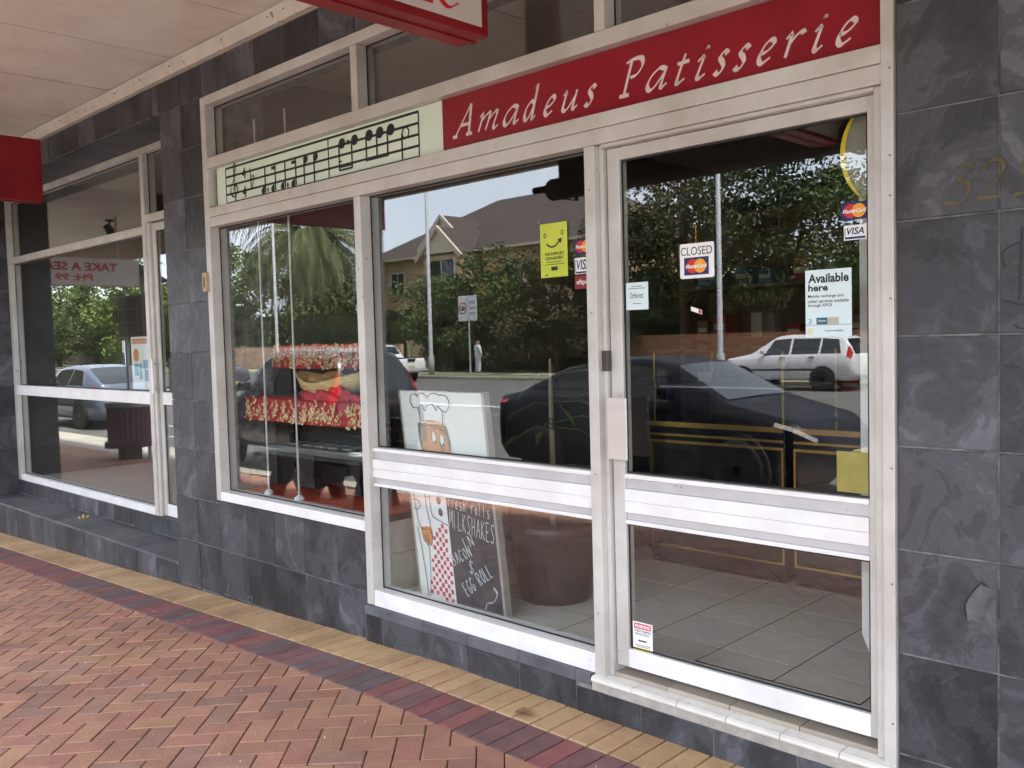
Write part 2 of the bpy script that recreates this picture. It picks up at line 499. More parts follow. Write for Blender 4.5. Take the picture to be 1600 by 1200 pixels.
GLY = {
 'A': ([[(0, 0), (.44, 1.02)], [(.44, 1.02), (.60, 0)], [(.15, .36), (.54, .36)], [(-.1, .01), (.1, .01)], [(.48, .01), (.74, .01)]], .66),
 'P': ([[(.12, .98), (.12, 0)], [(-.02, .01), (.28, .01)], [(-.04, .93), (.18, 1.0), (.42, .97), (.5, .76), (.4, .55), (.2, .49)]], .5),
 'm': ([[(-.02, .46), (.06, .55), (.06, 0)], [(.06, .3), (.2, .52), (.29, .5), (.28, 0)], [(.28, .3), (.42, .52), (.51, .5), (.5, .1), (.56, 0), (.64, .08)]], .62),
 'a': ([[(.38, .5), (.22, .55), (.06, .38), (.02, .15), (.1, 0), (.22, .06), (.38, .4)], [(.4, .55), (.38, .1), (.43, 0), (.52, .09)]], .5),
 'd': ([[(.38, .5), (.22, .55), (.06, .38), (.02, .15), (.1, 0), (.22, .06), (.38, .4)], [(.34, .93), (.41, 1.0), (.38, .1), (.43, 0), (.52, .09)]], .5),
 'e': ([[(.03, .24), (.2, .28), (.34, .42), (.27, .54), (.13, .48), (.03, .26), (.04, .09), (.14, 0), (.33, .1)]], .34),
 'u': ([[(-.02, .46), (.06, .55), (.05, .12), (.13, 0), (.25, .1), (.38, .4)], [(.4, .55), (.38, .1), (.43, 0), (.52, .09)]], .5),
 's': ([[(.33, .47), (.24, .55), (.12, .5), (.1, .4), (.2, .28), (.25, .15), (.19, .03), (.08, 0), (-.01, .07)]], .3),
 't': ([[(.12, .76), (.08, .1), (.14, 0), (.27, .09)], [(-.03, .53), (.27, .55)]], .26),
 'i': ([[(-.04, .46), (.06, .55), (.05, .09), (.11, 0), (.21, .09)], [(.06, .74), (.075, .78), (.09, .74)]], .2),
 'r': ([[(-.04, .46), (.06, .55), (.06, 0)], [(.06, .28), (.19, .5), (.3, .55), (.35, .49)]], .34),
 'I': ([[(.1, 1), (.1, 0)], [(-.06, .015), (.26, .015)], [(-.06, .985), (.26, .985)]], .2),
 'C': ([[(.72, .82), (.5, 1.0), (.2, .86), (.03, .5), (.16, .14), (.45, 0), (.74, .16)]], .7),
 '3': ([[(0, .86), (.16, .98), (.52, 1.0), (.24, .62)], [(.24, .62), (.5, .5), (.5, .2), (.3, 0), (0, .06)]], .5),
 '2': ([[(.04, .72), (.14, .95), (.36, 1.0), (.5, .78), (.38, .44), (.0, .02)], [(0, .03), (.56, .03)]], .55),
 '5': ([[(.56, 1.0), (.2, .98), (.12, .58)], [(.12, .58), (.38, .62), (.54, .38), (.4, .08), (.02, .0)]], .55),
}
def glyph(mb, ch, x0, x1, zb, h, mp, w=0.11, slant=0.28, mi=None, thin=.28, ang=40):
    st, adv = GLY[ch]
    pts = [p for s in st for p in s]
    X = [p[0] + slant * p[1] for p in pts]
    a0, a1 = min(X), max(X)
    sx = (x1 - x0) / (a1 - a0)
    for s in st:
        q = [(x0 + (p[0] + slant * p[1] - a0) * sx, zb + p[1] * h) for p in s]
        pen(mb, q, w * h, thin, ang, mp, True, mi)

# ================================================================== SETTING: ground
def zx(x):
    if x > -3.2: return 0.0
    if x > -10.0: return 0.038 * (x + 3.2)
    return 0.038 * (-6.8)
def fz(x, y):
    return zx(x) + 0.010 * y
ROADZ = -0.32
KERBY = -3.75

def sheet(name, xs, ys, zf, mat, kind='structure', parent=None):
    m = MB()
    vs = [(x, y, zf(x, y)) for y in ys for x in xs]
    n = len(xs)
    fs = [(j * n + i, j * n + i + 1, (j + 1) * n + i + 1, (j + 1) * n + i) for j in range(len(ys) - 1) for i in range(n - 1)]
    m.add(vs, fs)
    o = m.build(name, mat, parent)
    if parent is None:
        o['kind'] = kind
    return o

ASPHALT = pmat('asphalt', (0.085, 0.083, 0.08), (0.13, 0.127, 0.12), scale=1.2, rough=0.85, bump=0.4, bscale=90, world=True, speck=(70, 0.62, (0.18, 0.175, 0.165)))
SAND = pmat('joint_sand', (0.055, 0.035, 0.028), (0.09, 0.06, 0.05), scale=20, rough=0.95, world=True)
CONC = pmat('concrete', (0.36, 0.33, 0.28), (0.46, 0.43, 0.37), scale=2, rough=0.85, bump=0.2, bscale=60, world=True, speck=(35, 0.66, (0.26, 0.24, 0.21)))
GRASS = pmat('grass', (0.10, 0.13, 0.035), (0.19, 0.20, 0.07), scale=1.4, rough=0.9, bump=0.6, bscale=40, world=True)
LINEP = pmat('road_paint', (0.62, 0.62, 0.60), (0.75, 0.75, 0.73), scale=4, rough=0.7, world=True, speck=(20, 0.68, (0.3, 0.3, 0.29)))

ground = sheet('ground', [-600, -200, 0, 200, 600], [-600, -200, 0, 200, 600], lambda x, y: -0.5, GRASS)
road = sheet('road', [-400, -100, 0, 100, 400], [-24.9, -14, KERBY], lambda x, y: ROADZ, ASPHALT)
far_verge = sheet('grass_verge', [-400, -100, 0, 100, 400], [-60, -29, -27.1, -25.05], lambda x, y: -0.19, GRASS)
far_path = sheet('path', [-400, -100, 0, 100, 400], [-28.9, -27.3], lambda x, y: -0.184, CONC)
# road markings, kerbs
mk = MB()
for k in range(-30, 12):
    mk.box(k * 9.0, k * 9.0 + 3.0, -10.22, -10.10, ROADZ + 0.002, ROADZ + 0.006)
    mk.box(k * 9.0, k * 9.0 + 3.0, -18.42, -18.30, ROADZ + 0.002, ROADZ + 0.006)
mk.box(-300, 100, -14.32, -14.22, ROADZ + 0.002, ROADZ + 0.006); mk.box(-300, 100, -14.12, -14.02, ROADZ + 0.002, ROADZ + 0.006)
mk.box(-300, 100, -6.02, -5.92, ROADZ + 0.002, ROADZ + 0.006)
for k in range(-14, 3):
    mk.box(k * 6.0 - 0.05, k * 6.0 + 0.05, -5.92, KERBY - 0.45, ROADZ + 0.002, ROADZ + 0.006)
mk.build('lane_markings', LINEP, road)
for nm, y0, y1, zt in (('kerb', KERBY - 0.15, KERBY + 0.15, None), ('kerb', -25.2, -24.9, -0.17)):
    m = MB()
    xs = list(np.arange(-200, 60.1, 4.0))
    for a, b in zip(xs[:-1], xs[1:]):
        za = zt if zt is not None else fz(a, KERBY); zb = zt if zt is not None else fz(b, KERBY)
        m.add([(a, y0, ROADZ - .1), (b - .012, y0, ROADZ - .1), (b - .012, y1, ROADZ - .1), (a, y1, ROADZ - .1), (a, y0 + .02, za), (b - .012, y0 + .02, zb), (b - .012, y1, zb), (a, y1, za)],
              [(0, 3, 2, 1), (4, 5, 6, 7), (0, 1, 5, 4), (1, 2, 6, 5), (2, 3, 7, 6), (3, 0, 4, 7)])
    o = m.build(nm, CONC); o['kind'] = 'structure'

# footpath: sand bed, then every paver
xs = [-200, -60, -30, -18, -14] + list(np.arange(-12, 4.1, 0.4)) + [10, 40]
footpath = sheet('footpath', xs, [KERBY + .14, -2.0, 0.45], lambda x, y: fz(x, y) - 0.011, SAND)
cobed = sheet('concrete_footpath', [-200, -60, -30, -18, -12.2], [KERBY + .145, -2.85], lambda x, y: fz(x, y) - 0.003, CONC)

PAV = [pmat('paver_terracotta', (0.37, 0.180, 0.122), (0.44, 0.220, 0.152), scale=9, rough=0.8, bump=0.35, bscale=120, huej=0.006, grime=(1.7, 0.75, (0.70, 0.66, 0.64)), rnd=0.10, speck=(90, 0.66, (0.22, 0.12, 0.09))),
       pmat('paver_orange', (0.41, 0.212, 0.130), (0.47, 0.252, 0.160), scale=9, rough=0.8, bump=0.35, bscale=120, huej=0.006, grime=(1.7, 0.75, (0.70, 0.66, 0.64)), rnd=0.10, speck=(90, 0.66, (0.26, 0.13, 0.08))),
       pmat('paver_brown', (0.30, 0.165, 0.122), (0.37, 0.205, 0.150), scale=9, rough=0.8, bump=0.35, bscale=120, huej=0.006, grime=(1.7, 0.75, (0.70, 0.66, 0.64)), rnd=0.12, speck=(90, 0.68, (0.3, 0.17, 0.13)))]
PAVY = pmat('paver_yellow', (0.50, 0.325, 0.172), (0.57, 0.382, 0.212), scale=8, huej=0.006, grime=(2.2, 0.8, (0.66, 0.6, 0.55)), rough=0.8, bump=0.35, bscale=120, rnd=0.12, speck=(80, 0.66, (0.3, 0.2, 0.1)))
PAVP = [pmat('paver_plum', (0.170, 0.085, 0.085), (0.23, 0.118, 0.112), scale=9, rough=0.75, bump=0.35, bscale=120, rnd=0.18, huej=0.006),
        pmat('paver_maroon', (0.225, 0.075, 0.075), (0.29, 0.110, 0.105), scale=9, rough=0.75, bump=0.35, bscale=120, rnd=0.14, huej=0.006),
        pmat('paver_slate_grey', (0.125, 0.092, 0.098), (0.18, 0.130, 0.132), scale=9, rough=0.75, bump=0.35, bscale=120, rnd=0.14, huej=0.006)]

def clip_poly(poly, f):
    out = []
    for i in range(len(poly)):
        a, b = poly[i], poly[(i + 1) % len(poly)]
        fa, fb = f(a), f(b)
        if fa <= 0: out.append(a)
        if (fa < 0 < fb) or (fb < 0 < fa):
            t = fa / (fa - fb)
            out.append((a[0] + (b[0] - a[0]) * t, a[1] + (b[1] - a[1]) * t))
    return out

def paver_geo(mb, poly, dz=0.0, ch=0.0035, th=0.03, mi=0):
    cx = sum(p[0] for p in poly) / len(poly); cy = sum(p[1] for p in poly) / len(poly)
    rr = max(math.hypot(p[0] - cx, p[1] - cy) for p in poly)
    if rr < 0.02: return
    k = 1 - ch * 1.6 / rr
    n = len(poly)
    vs = [(p[0], p[1], fz(*p) - th) for p in poly] + [(p[0], p[1], fz(*p) + dz - ch) for p in poly] + \
         [(cx + (p[0] - cx) * k, cy + (p[1] - cy) * k, fz(*p) + dz) for p in poly]
    fs = []
    for i in range(n):
        j = (i + 1) % n
        fs += [(i, j, n + j, n + i), (n + i, n + j, 2 * n + j, 2 * n + i)]
    fs.append(tuple(range(2 * n, 3 * n)))
    mb.add(vs, fs, mi)

def cam_uv(p):
    d = Vector(p) - CAM_LOC
    z = d.dot(_f)
    if z < 0.1: return None
    return 800 + 1416.65 * d.dot(_r2) / z, 600 - 1416.65 * d.dot(_u2) / z, z

rng = random.Random(11)
bricks = []
a = 0.1035; g = 0.0022
c45 = math.cos(rad(45))
for r in range(-190, 150):
    for c_ in range(-190, 60):
        k = (c_ - r) % 4
        if k == 0: u0, u1, v0, v1 = c_ * a, (c_ + 2) * a, r * a, (r + 1) * a
        elif k == 3: u0, u1, v0, v1 = c_ * a, (c_ + 1) * a, r * a, (r + 2) * a
        else: continue
        um, vm = (u0 + u1) / 2, (v0 + v1) / 2
        X, Y = (um - vm) * c45, (um + vm) * c45
        X -= 4.0
        if not (-24.0 < X < 2.2 and -3.62 < Y < -0.40) or (X < -12.2 and Y < -2.85): continue
        poly = []
        for (u, v) in ((u0 + g, v0 + g), (u1 - g, v0 + g), (u1 - g, v1 - g), (u0 + g, v1 - g)):
            poly.append(((u - v) * c45 - 4.0, (u + v) * c45))
        poly = clip_poly(poly, lambda p: p[1] + 0.489)
        if len(poly) < 3: continue
        mi = rng.choices((0, 1, 2), (6, 3, 2))[0]
        uv = cam_uv((X, Y, fz(X, Y)))
        vis = uv is not None and -60 < uv[0] < 1660 and uv[1] < 1260
        bricks.append((0 if vis else 1, (Vector((X, Y, 0)) - CAM_LOC).length, poly, mi, rng.uniform(-.0016, .0016)))
bricks.sort(key=lambda t: (t[0], t[1]))
for i, (nv, dist, poly, mi, dz) in enumerate(bricks[:300]):
    m = MB(); paver_geo(m, poly, dz)
    me = m.mesh('brick', PAV[mi])
    o = bpy.data.objects.new('brick', me); C.objects.link(o); o.parent = footpath
rest = MB(); rv = []
for (nv, dist, poly, mi, dz) in bricks[300:]:
    n0 = len(rest.f); paver_geo(rest, poly, dz, mi=mi); rv += [rng.random()] * (len(rest.f) - n0)
PAVA = [pmat('far_' + p.name, *cs, scale=9, rough=0.8, attr='rnd', rnd=0.12, huej=0.006, grime=(1.7, 0.75, (0.70, 0.66, 0.64))) for p, cs in zip(PAV, (((0.37, 0.180, 0.122), (0.44, 0.220, 0.152)), ((0.41, 0.212, 0.130), (0.47, 0.252, 0.160)), ((0.30, 0.165, 0.122), (0.37, 0.205, 0.150))))]
ro = rest.build('brick_paving', PAVA, footpath); ro['kind'] = 'stuff'
at = ro.data.attributes.new('rnd', 'FLOAT', 'FACE')
at.data.foreach_set('value', rv)

# border courses
pit = 0.0985
for i in range(0, 150):
    x0 = 1.6 - i * pit
    if x0 < -12.5: break
    j = rng.uniform(-.0012, .0012)
    m = MB(); paver_geo(m, [(x0 - pit + .0042, -0.248), (x0 - .0042, -0.248), (x0 - .0042, 0.02), (x0 - pit + .0042, 0.02)], j)
    o = m.build('border_brick', PAVY, footpath)
    m = MB(); paver_geo(m, [(x0 - pit + .0038, -0.485), (x0 - .0038, -0.485), (x0 - .0038, -0.252), (x0 - pit + .0038, -0.252)], rng.uniform(-.0012, .0012))
    o = m.build('border_brick', PAVP[rng.choices((0, 1, 2), (5, 3, 3))[0]], footpath)

# ================================================================== BUILDING
RENDER = pmat('painted_render', (0.50, 0.45, 0.38), (0.58, 0.53, 0.46), scale=1.5, rough=0.8, world=True)
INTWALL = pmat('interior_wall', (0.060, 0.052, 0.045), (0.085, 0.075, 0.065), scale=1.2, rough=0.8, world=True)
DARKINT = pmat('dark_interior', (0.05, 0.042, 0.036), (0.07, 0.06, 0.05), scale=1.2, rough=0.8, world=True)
CEIL = pmat('interior_ceiling', (0.42, 0.38, 0.32), (0.5, 0.45, 0.39), scale=2, rough=0.8, world=True)

bld = thing('shop_building', 'grey slate clad shop building with street number 325 and glazed shopfronts', 'building', (-4.0, 0.5, 0))
part('unseen_upper_wall', RENDER, bld, (-90, 14, 0.02, 0.35, 3.36, 8.0))  # wall above the awning, out of view, put in to block light
for b_ in ((-5.94, -5.40, 0.435, 6.2, -0.3, 3.29), (-0.98, -0.60, 0.421, 6.2, -0.3, 3.29), (-10.6, -10.264, 0.451, 6.2, -0.3, 3.29)):
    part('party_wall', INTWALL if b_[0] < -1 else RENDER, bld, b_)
part('unseen_roof_slab', RENDER, bld, (-90, 14, 0.36, 6.4, 3.37, 3.5))  # unseen slab, added to close gaps where sky light leaked in
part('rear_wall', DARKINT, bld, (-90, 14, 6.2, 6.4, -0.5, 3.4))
for b_ in ((-90, -13.801, 0.02, 6.2, -0.5, 3.355), (3.001, 14, 0.02, 6.2, -0.5, 3.355)):
    part('side_wall', RENDER, bld, b_)

tr_ = random.Random(5)
def tile(parent, x0, x1, z0, z1, y=0.0, gap=0.0030, mat=None):
    dy = tr_.uniform(-.0016, .0016)
    m = MB(); m.chamfer_box(x0 + gap, x1 - gap, y + dy, y + 0.014, z0 + gap, z1 - gap, 0.0018, 'y')
    cx, cz = (x0 + x1) / 2, (z0 + z1) / 2
    off = wloc(parent)
    me = m.mesh('slate_tile', mat or SLATE, (cx, y, cz))
    o = bpy.data.objects.new('slate_tile', me); C.objects.link(o)
    o.parent = parent
    o.location = (cx - off[0], y - off[1], cz - off[2])
    return o
def tile_side(parent, x, y0, y1, z0, z1, sgn=1):
    m = MB(); dy = tr_.uniform(0, .0015)
    m.box(min(x, x + sgn * (0.012 + dy)), max(x, x + sgn * (0.012 + dy)), y0 + .002, y1 - .002, z0 + .002, z1 - .002)
    return m.build('slate_tile', SLATE, parent)

ZJ = [-0.30, -0.13, 0.205, 0.524, 0.848, 1.168, 1.505, 1.850, 2.170, 2.492, 2.815, 3.075, 3.285]
# right pier
pr_ = part('pier', GROUT, bld, (-1.085, 3.0, 0.0045, 0.42, -0.32, 3.36))
for c_, (xa, xb) in enumerate([(-1.086, -0.802), (-0.802, -0.478), (-0.478, -0.155), (-0.155, 0.168), (0.168, 0.49), (0.49, 0.81)]):
    for za, zb in zip(ZJ[:-1], ZJ[1:]):
        if zb < -0.05: continue
        tile(pr_, xa, xb, za, zb)
# middle pier
ZP = [-0.32, -0.08, 0.228, 0.523, 0.852, 1.172, 1.49, 1.812, 2.160, 2.49, 2.80, 3.088, 3.285]
pm_ = part('pier', GROUT, bld, (-5.95, -5.372, 0.0045, 0.43, -0.45, 3.36))
for xa, xb in ((-5.962, -5.652), (-5.652, -5.372)):
    for za, zb in zip(ZP[:-1], ZP[1:]):
        tile(pm_, xa, xb, za, zb)
# plinth below the display window
pl1 = part('plinth', GROUT, bld, (-5.371, -3.815, 0.0045, 0.30, -0.35, 0.540))
for xa, xb in ((-5.371, -5.032), (-5.032, -4.712), (-4.712, -4.395), (-4.395, -4.083), (-4.083, -3.815)):
    for za, zb in ((-0.30, -0.06), (-0.06, 0.225), (0.225, 0.545)):
        tile(pl1, xa, xb, za, zb)
m = MB(); m.lathe([(.018, -.004), (.024, -.004), (.026, .010), (.018, .012)], (-5.02, 0.0, -0.035), 'y', 12, close=False); m.build('drain_hole', SLATEC, pl1)
m = MB(); disc(m, -5.02, -0.035, .019, .019, -0.0035); m.build('drain_mouth', RUBBER, pl1)
# low plinth below window and door
pl2 = part('plinth', GROUT, bld, (-3.8145, -1.087, -0.0195, 0.30, -0.30, 0.118))
xj = [-3.812, -3.674, -3.350, -3.030, -2.708, -2.383, -2.060, -1.738, -1.416, -1.088]
for xa, xb in zip(xj[:-1], xj[1:]):
    tile(pl2, xa, xb, -0.2, 0.122 if xb < -2.2 else 0.103, y=-0.024)
    if xb < -2.2:
        m = MB(); m.chamfer_box(xa + .0015, xb - .0015, -0.028, 0.016, 0.123, 0.168, 0.003, 'z'); m.build('coping_tile', SLATEC, pl2)
m = MB(); m.chamfer_box(-2.3815, -2.304, -0.028, 0.016, 0.123, 0.168, 0.003, 'z'); m.build('coping_tile', SLATEC, pl2)
part('mortar_bed', pmat('mortar', (0.30, 0.27, 0.24), (0.42, 0.38, 0.34), scale=18, rough=0.9, bump=0.3, world=True), pl2, (-2.30, -1.088, -0.022, 0.02, 0.104, 0.142))
# band above the shopfront
pb = part('lintel', GROUT, bld, (-5.3715, -1.085, 0.0045, 0.30, 3.082, 3.36))
x = -5.371
while x < -1.1:
    tile(pb, x, min(x + 0.322, -1.086), 3.08, 3.285); x += 0.322
pb2 = part('lintel', GROUT, bld, (-10.25, -5.951, 0.0045, 0.52, 3.094, 3.36))
x = -10.25
while x < -5.97:
    tile(pb2, x, min(x + 0.322, -5.963), 3.094, 3.285)
    m = MB(); m.box(x + .002, min(x + 0.32, -5.965), .016, .50, 3.082, 3.0935); m.build('slate_tile', SLATE, pb2)
    x += 0.322
# far pier at the left
pf = part('pier', GROUT, bld, (-13.8, -10.262, 0.0045, 0.45, -0.55, 3.36))
for xa in (-10.57, -10.89, -11.21, -11.53):
    for za, zb in zip(ZP[:-1], ZP[1:]):
        tile(pf, xa, xa + 0.31, za - .05, zb - .05)
for za, zb in zip(ZP[:-1], ZP[1:]):
    tile_side(pf, -10.262, 0.0, 0.33, max(za, -.05), min(zb, 3.09))
# ledge in front of the neighbouring shop
lg = part('ledge', SLATEC, bld, (-10.262, -5.9525, 0.0045, 0.34, -0.5, 0.036))
xj = list(np.arange(-10.262, -5.95, 0.328)) + [-5.9645]
for xa, xb in zip(xj[:-1], xj[1:]):
    tile(lg, xa, xb, -0.5, 0.036)
    m = MB(); m.chamfer_box(xa + .001, xb - .001, -0.006, 0.326, 0.037, 0.056 + tr_.uniform(-.001, .001), 0.002, 'z'); m.build('coping_tile', SLATEC, lg)
xj = list(np.arange(-10.262, -5.95, 0.345)) + [-5.9645]
part('riser', GROUT, bld, (-10.262, -5.9525, 0.3320, 0.45, 0.03, 0.196))
for xa, xb in zip(xj[:-1], xj[1:]):
    tile(lg, xa, xb, 0.058, 0.196, y=0.3275)

# broken corner of a tile, with the pale bed showing
m = MB()
q = [(-0.805, 0.772), (-0.836, 0.776), (-0.846, 0.782), (-0.872, 0.748), (-0.889, 0.712), (-0.886, 0.676), (-0.872, 0.640), (-0.838, 0.636), (-0.805, 0.626)]
m.add([(x, -0.0040, z) for x, z in q], [tuple(range(len(q)))[::-1]])
m.build('broken_patch', pmat('slate_break', (0.05, 0.05, 0.054), (0.115, 0.112, 0.112), scale=12, rough=0.7, dist=2.0), pr_)
m = MB(); pen(m, [(-0.836, 0.778), (-0.846, 0.784), (-0.873, 0.750), (-0.890, 0.713), (-0.887, 0.676)], .007, .6, 40, lambda u, w, l: (u, -0.0046 - l, w)); m.build('crack', INK, pr_)
# street number
nm = thing('street_number', 'aged brass street number 325 fixed to slate pier right of door', 'number', (-0.85, -0.004, 1.9))
for ch, xa, xb, zb in (('3', -0.945, -0.868, 1.884), ('2', -0.858, -0.788, 1.888), ('5', -0.762, -0.690, 1.890)):
    m = MB(); glyph(m, ch, xa, xb, zb, 0.105, lambda u, w, l: (u, -0.0045 - l, w), 0.13, 0.14)
    m.build('digit', DARKBRASS, nm)
# scribbles in black marker on the slate
sc_ = thing('graffiti', 'thin black marker scribble on the slate pier at the right edge', 'graffiti', (-0.75, -0.004, 1.7))
for q in ([(-.742, 1.80), (-.744, 1.74), (-.748, 1.60)], [(-.742, 1.76), (-.79, 1.735), (-.785, 1.69)], [(-.79, 1.60), (-.74, 1.585), (-.70, 1.585)], [(-.76, 1.53), (-.745, 1.52), (-.71, 1.515)], [(-.79, 1.415), (-.75, 1.412)]):
    m = MB(); pen(m, q, 0.006, 0.8, 40, lambda u, w, l: (u, -0.0040 - l, w)); m.build('stroke', INK, sc_)

# ------------------------------------------------------------------ awning
def soffit_mat():
    m = pmat('soffit_sheet', (0.70, 0.64, 0.56), (0.78, 0.72, 0.64), scale=2.2, rough=0.6, world=True, grime=(1.6, 0.7, (0.80, 0.72, 0.64)), speck=(14, 0.72, (0.36, 0.28, 0.2)))
    N, L = m.node_tree.nodes, m.node_tree.links
    ge = N.new('ShaderNodeNewGeometry')
    wv = N.new('ShaderNodeTexWave'); wv.bands_direction = 'X'; wv.inputs['Scale'].default_value = 10.5
    L.new(ge.outputs['Position'], wv.inputs['Vector'])
    bp = N.new('ShaderNodeBump'); bp.inputs['Strength'].default_value = 0.35; bp.inputs['Distance'].default_value = 0.006
    L.new(wv.outputs['Fac'], bp.inputs['Height'])
    L.new(bp.outputs[0], N['Principled BSDF'].inputs['Normal'])
    return m
SOFFIT = soffit_mat()
aw = thing('awning', 'cream lined street awning over the footpath with white edge trim', 'awning', (-6, -1.5, 3.36))
AWY = -3.22
part('awning_roof', pmat('awning_metal', (0.3, 0.28, 0.25), rough=0.6), aw, (-90, 12, AWY - 0.06, 0.02, 3.44, 3.52))
part('fascia', CREAM, aw, (-90, 12, AWY - 0.08, AWY, 3.06, 3.60))
part('edge_lining', CREAM, aw, (-90, 12, AWY + .001, AWY + 0.05, 3.10, 3.36))
xs = [12, 6, 0.3] + [-0.68 - 0.985 * k for k in range(0, 14)] + [-20, -40, -90]
for xb, xa in zip(xs[:-1], xs[1:]):
    dz = tr_.uniform(0, .004)
    part('soffit_sheet', SOFFIT, aw, (xa + .007, xb - .007, AWY + .06, -0.035, 3.362 + dz, 3.38 + dz))
part('joist_void', DARKINT, aw, (-90, 12, AWY + .055, 0.0, 3.39, 3.43))
m = MB()
for (xa, xb) in ((-90, -6.262), (-6.258, -4.99), (-4.986, 12)):
    dy = tr_.uniform(-.003, .003)
    m.add([(xa, -0.036 + dy, 3.288), (xb, -0.036 + dy, 3.288), (xb, -0.075 + dy, 3.356), (xa, -0.075 + dy, 3.356), (xa, 0.01, 3.288), (xb, 0.01, 3.288), (xb, 0.01, 3.36), (xa, 0.01, 3.36)],
          [(0, 1, 2, 3), (0, 4, 5, 1), (3, 2, 6, 7), (0, 3, 7, 4), (1, 5, 6, 2)])
m.build('cornice', CREAM, aw)
m = MB()
for k in range(22):
    xx = -9.5 + k * 0.49 + tr_.uniform(-.2, .2)
    m.lathe([(0.006, 0), (0.006, 0.004)], (xx, -0.062, 3.33), 'y', 6)
m.build('nail', pmat('rusty_nail', (0.12, 0.06, 0.03), rough=0.8), aw)
# rolled up blind under the awning edge
bl = thing('rolled_blind', 'dark rolled up outdoor blind hung below the awning edge, seen reflected', 'blind', (-3, AWY, 2.8))
DBL = pmat('blind_canvas', (0.035, 0.03, 0.028), (0.05, 0.045, 0.04), scale=8, rough=0.7, world=True)
m = MB(); m.smooth = True; m.lathe([(0.085, -5.28), (0.095, -5.26), (0.095, 3.0), (0.085, 3.02)], (0, AWY + .16, 2.80), 'x', 16); m.build('roll', DBL, bl)
m = MB(); m.lathe([(0.03, -5.48), (0.03, -5.25)], (0, AWY + .16, 2.82), 'x', 10); m.build('roller_tube', RUBBER, bl)
part('canvas', DBL, bl, (-5.22, 3.0, AWY + .10, AWY + .11, 2.82, 3.12))
for xx in (-5.1, -2.6, 0.0):
    part('strap', RUBBER, bl, (xx, xx + .04, AWY + .055, AWY + .265, 2.695, 2.70), (xx, xx + .04, AWY + .26, AWY + .266, 2.70, 3.36), (xx, xx + .04, AWY + .055, AWY + .061, 2.70, 3.10))

# ------------------------------------------------------------------ hanging blade signs
def blade(x, th, y0, y1, z0, z1, label, panel=True, plain=False, mats=None):
    t = thing('hanging_sign', label, 'sign', (x, (y0 + y1) / 2, z0))
    fr = mats or BOXRED
    bevel(part('sign_box', fr, t, (x - th, x, y0, y1, z0, z1)), 0.006)
    part('edge_strip', fr, t, (x - th * .5 - .012, x - th * .5 + .012, y0 - .006, y1 + .006, z0 - .006, z0))
    for yy in (y0 + .5, y1 - .35):
        part('hanger', RUBBER, t, (x - th * .5 - .012, x - th * .5 + .012, yy - .012, yy + .012, z1, 3.365))
    return t
ws = blade(-2.665, 0.175, -3.10, -0.145, 2.755, 3.262, 'red hanging box sign with white face and red letters above window', True)
WFACE = pmat('sign_white_face', (0.60, 0.53, 0.50), (0.66, 0.59, 0.56), scale=6, rough=0.45, world=True)
part('face_panel', WFACE, ws, (-2.667, -2.6615, -3.04, -0.185, 2.786, 3.225))
m = MB()
LRED = pmat('letter_red', (0.60, 0.01, 0.015), rough=0.45)
mpx = lambda u, w, l: (-2.6605 + l, u, w)
glyph(m, 'C', -0.415, -0.295, 2.824, 0.17, mpx, 0.13, 0.18)
m.build('letter', LRED, ws)
m = MB(); glyph(m, 'I', -0.500, -0.415, 2.822, 0.17, mpx, 0.13, 0.18); m.build('letter', LRED, ws)
rs = blade(-7.80, 0.17, -3.21, -0.125, 2.722, 3.215, 'plain dark red hanging box sign under the awning at the far left')

sw = pmat('seat_sign_white', (0.80, 0.78, 0.78), (0.84, 0.82, 0.82), scale=4, rough=0.5, world=True)
ts = thing('hanging_sign', 'white hanging sign reading TAKE A SEAT in red, seen reflected in left window', 'sign', (-12.7, -1.1, 2.40))
part('sign_box', sw, ts, (-12.82, -12.70, -2.02, -0.22, 2.40, 2.76))
part('edge_strip', CREAM, ts, (-12.83, -12.695, -2.025, -0.215, 2.385, 2.40))
for yy in (-1.75, -0.5):
    part('hanger', CREAM, ts, (-12.775, -12.745, yy - .015, yy + .015, 2.76, 3.365))
m = MB()
text_xz(m, 'TAKE A SEAT', -1.72, -0.66, 2.585, 2.70, 0, 0.03, M=lambda u, w: (-12.6975, u, w))
m.build('lettering', LRED, ts)
m = MB()
text_xz(m, 'PH: 99', -1.38, -0.90, 2.45, 2.545, 0, 0.03, M=lambda u, w: (-12.6975, u, w))
m.build('lettering', LRED, ts)

sp = thing('spotlight', 'small dark spotlight on the awning lining, seen reflected in left window', 'lamp', (-13.2, -1.85, 3.36))
m = MB(); m.lathe([(0.06, 3.34), (0.06, 3.362)], (-13.2, -1.85, 0), 'z', 12); m.build('base', RUBBER, sp)
m = MB(); m.tube([(-13.2, -1.85, 3.34), (-13.2, -1.84, 3.26)], 0.015); m.build('arm', RUBBER, sp)
m = MB(); m.tube([(-13.2, -1.80, 3.29), (-13.22, -1.93, 3.10), (-13.225, -1.95, 3.06)], [0.05, 0.07, 0.085], 12); m.build('lamp_head', RUBBER, sp)

# ================================================================== PATISSERIE SHOPFRONT
GY = 0.055          # outer face of the glass
def pane(parent, x0, x1, z0, z1, y=GY, name='glass_pane', t=0.006):
    m = MB(); m.box(x0, x1, y, y + t, z0, z1)
    o = m.build(name, GLASS, parent)
    g = MB()
    w = 0.006
    for b in ((x0, x0 + w, z0, z1), (x1 - w, x1, z0, z1), (x0 + w, x1 - w, z0, z0 + w), (x0 + w, x1 - w, z1 - w, z1)):
        g.box(b[0], b[1], y - 0.004, y - 0.0005, b[2], b[3])
    g.build('gasket', RUBBER, o)
    return o

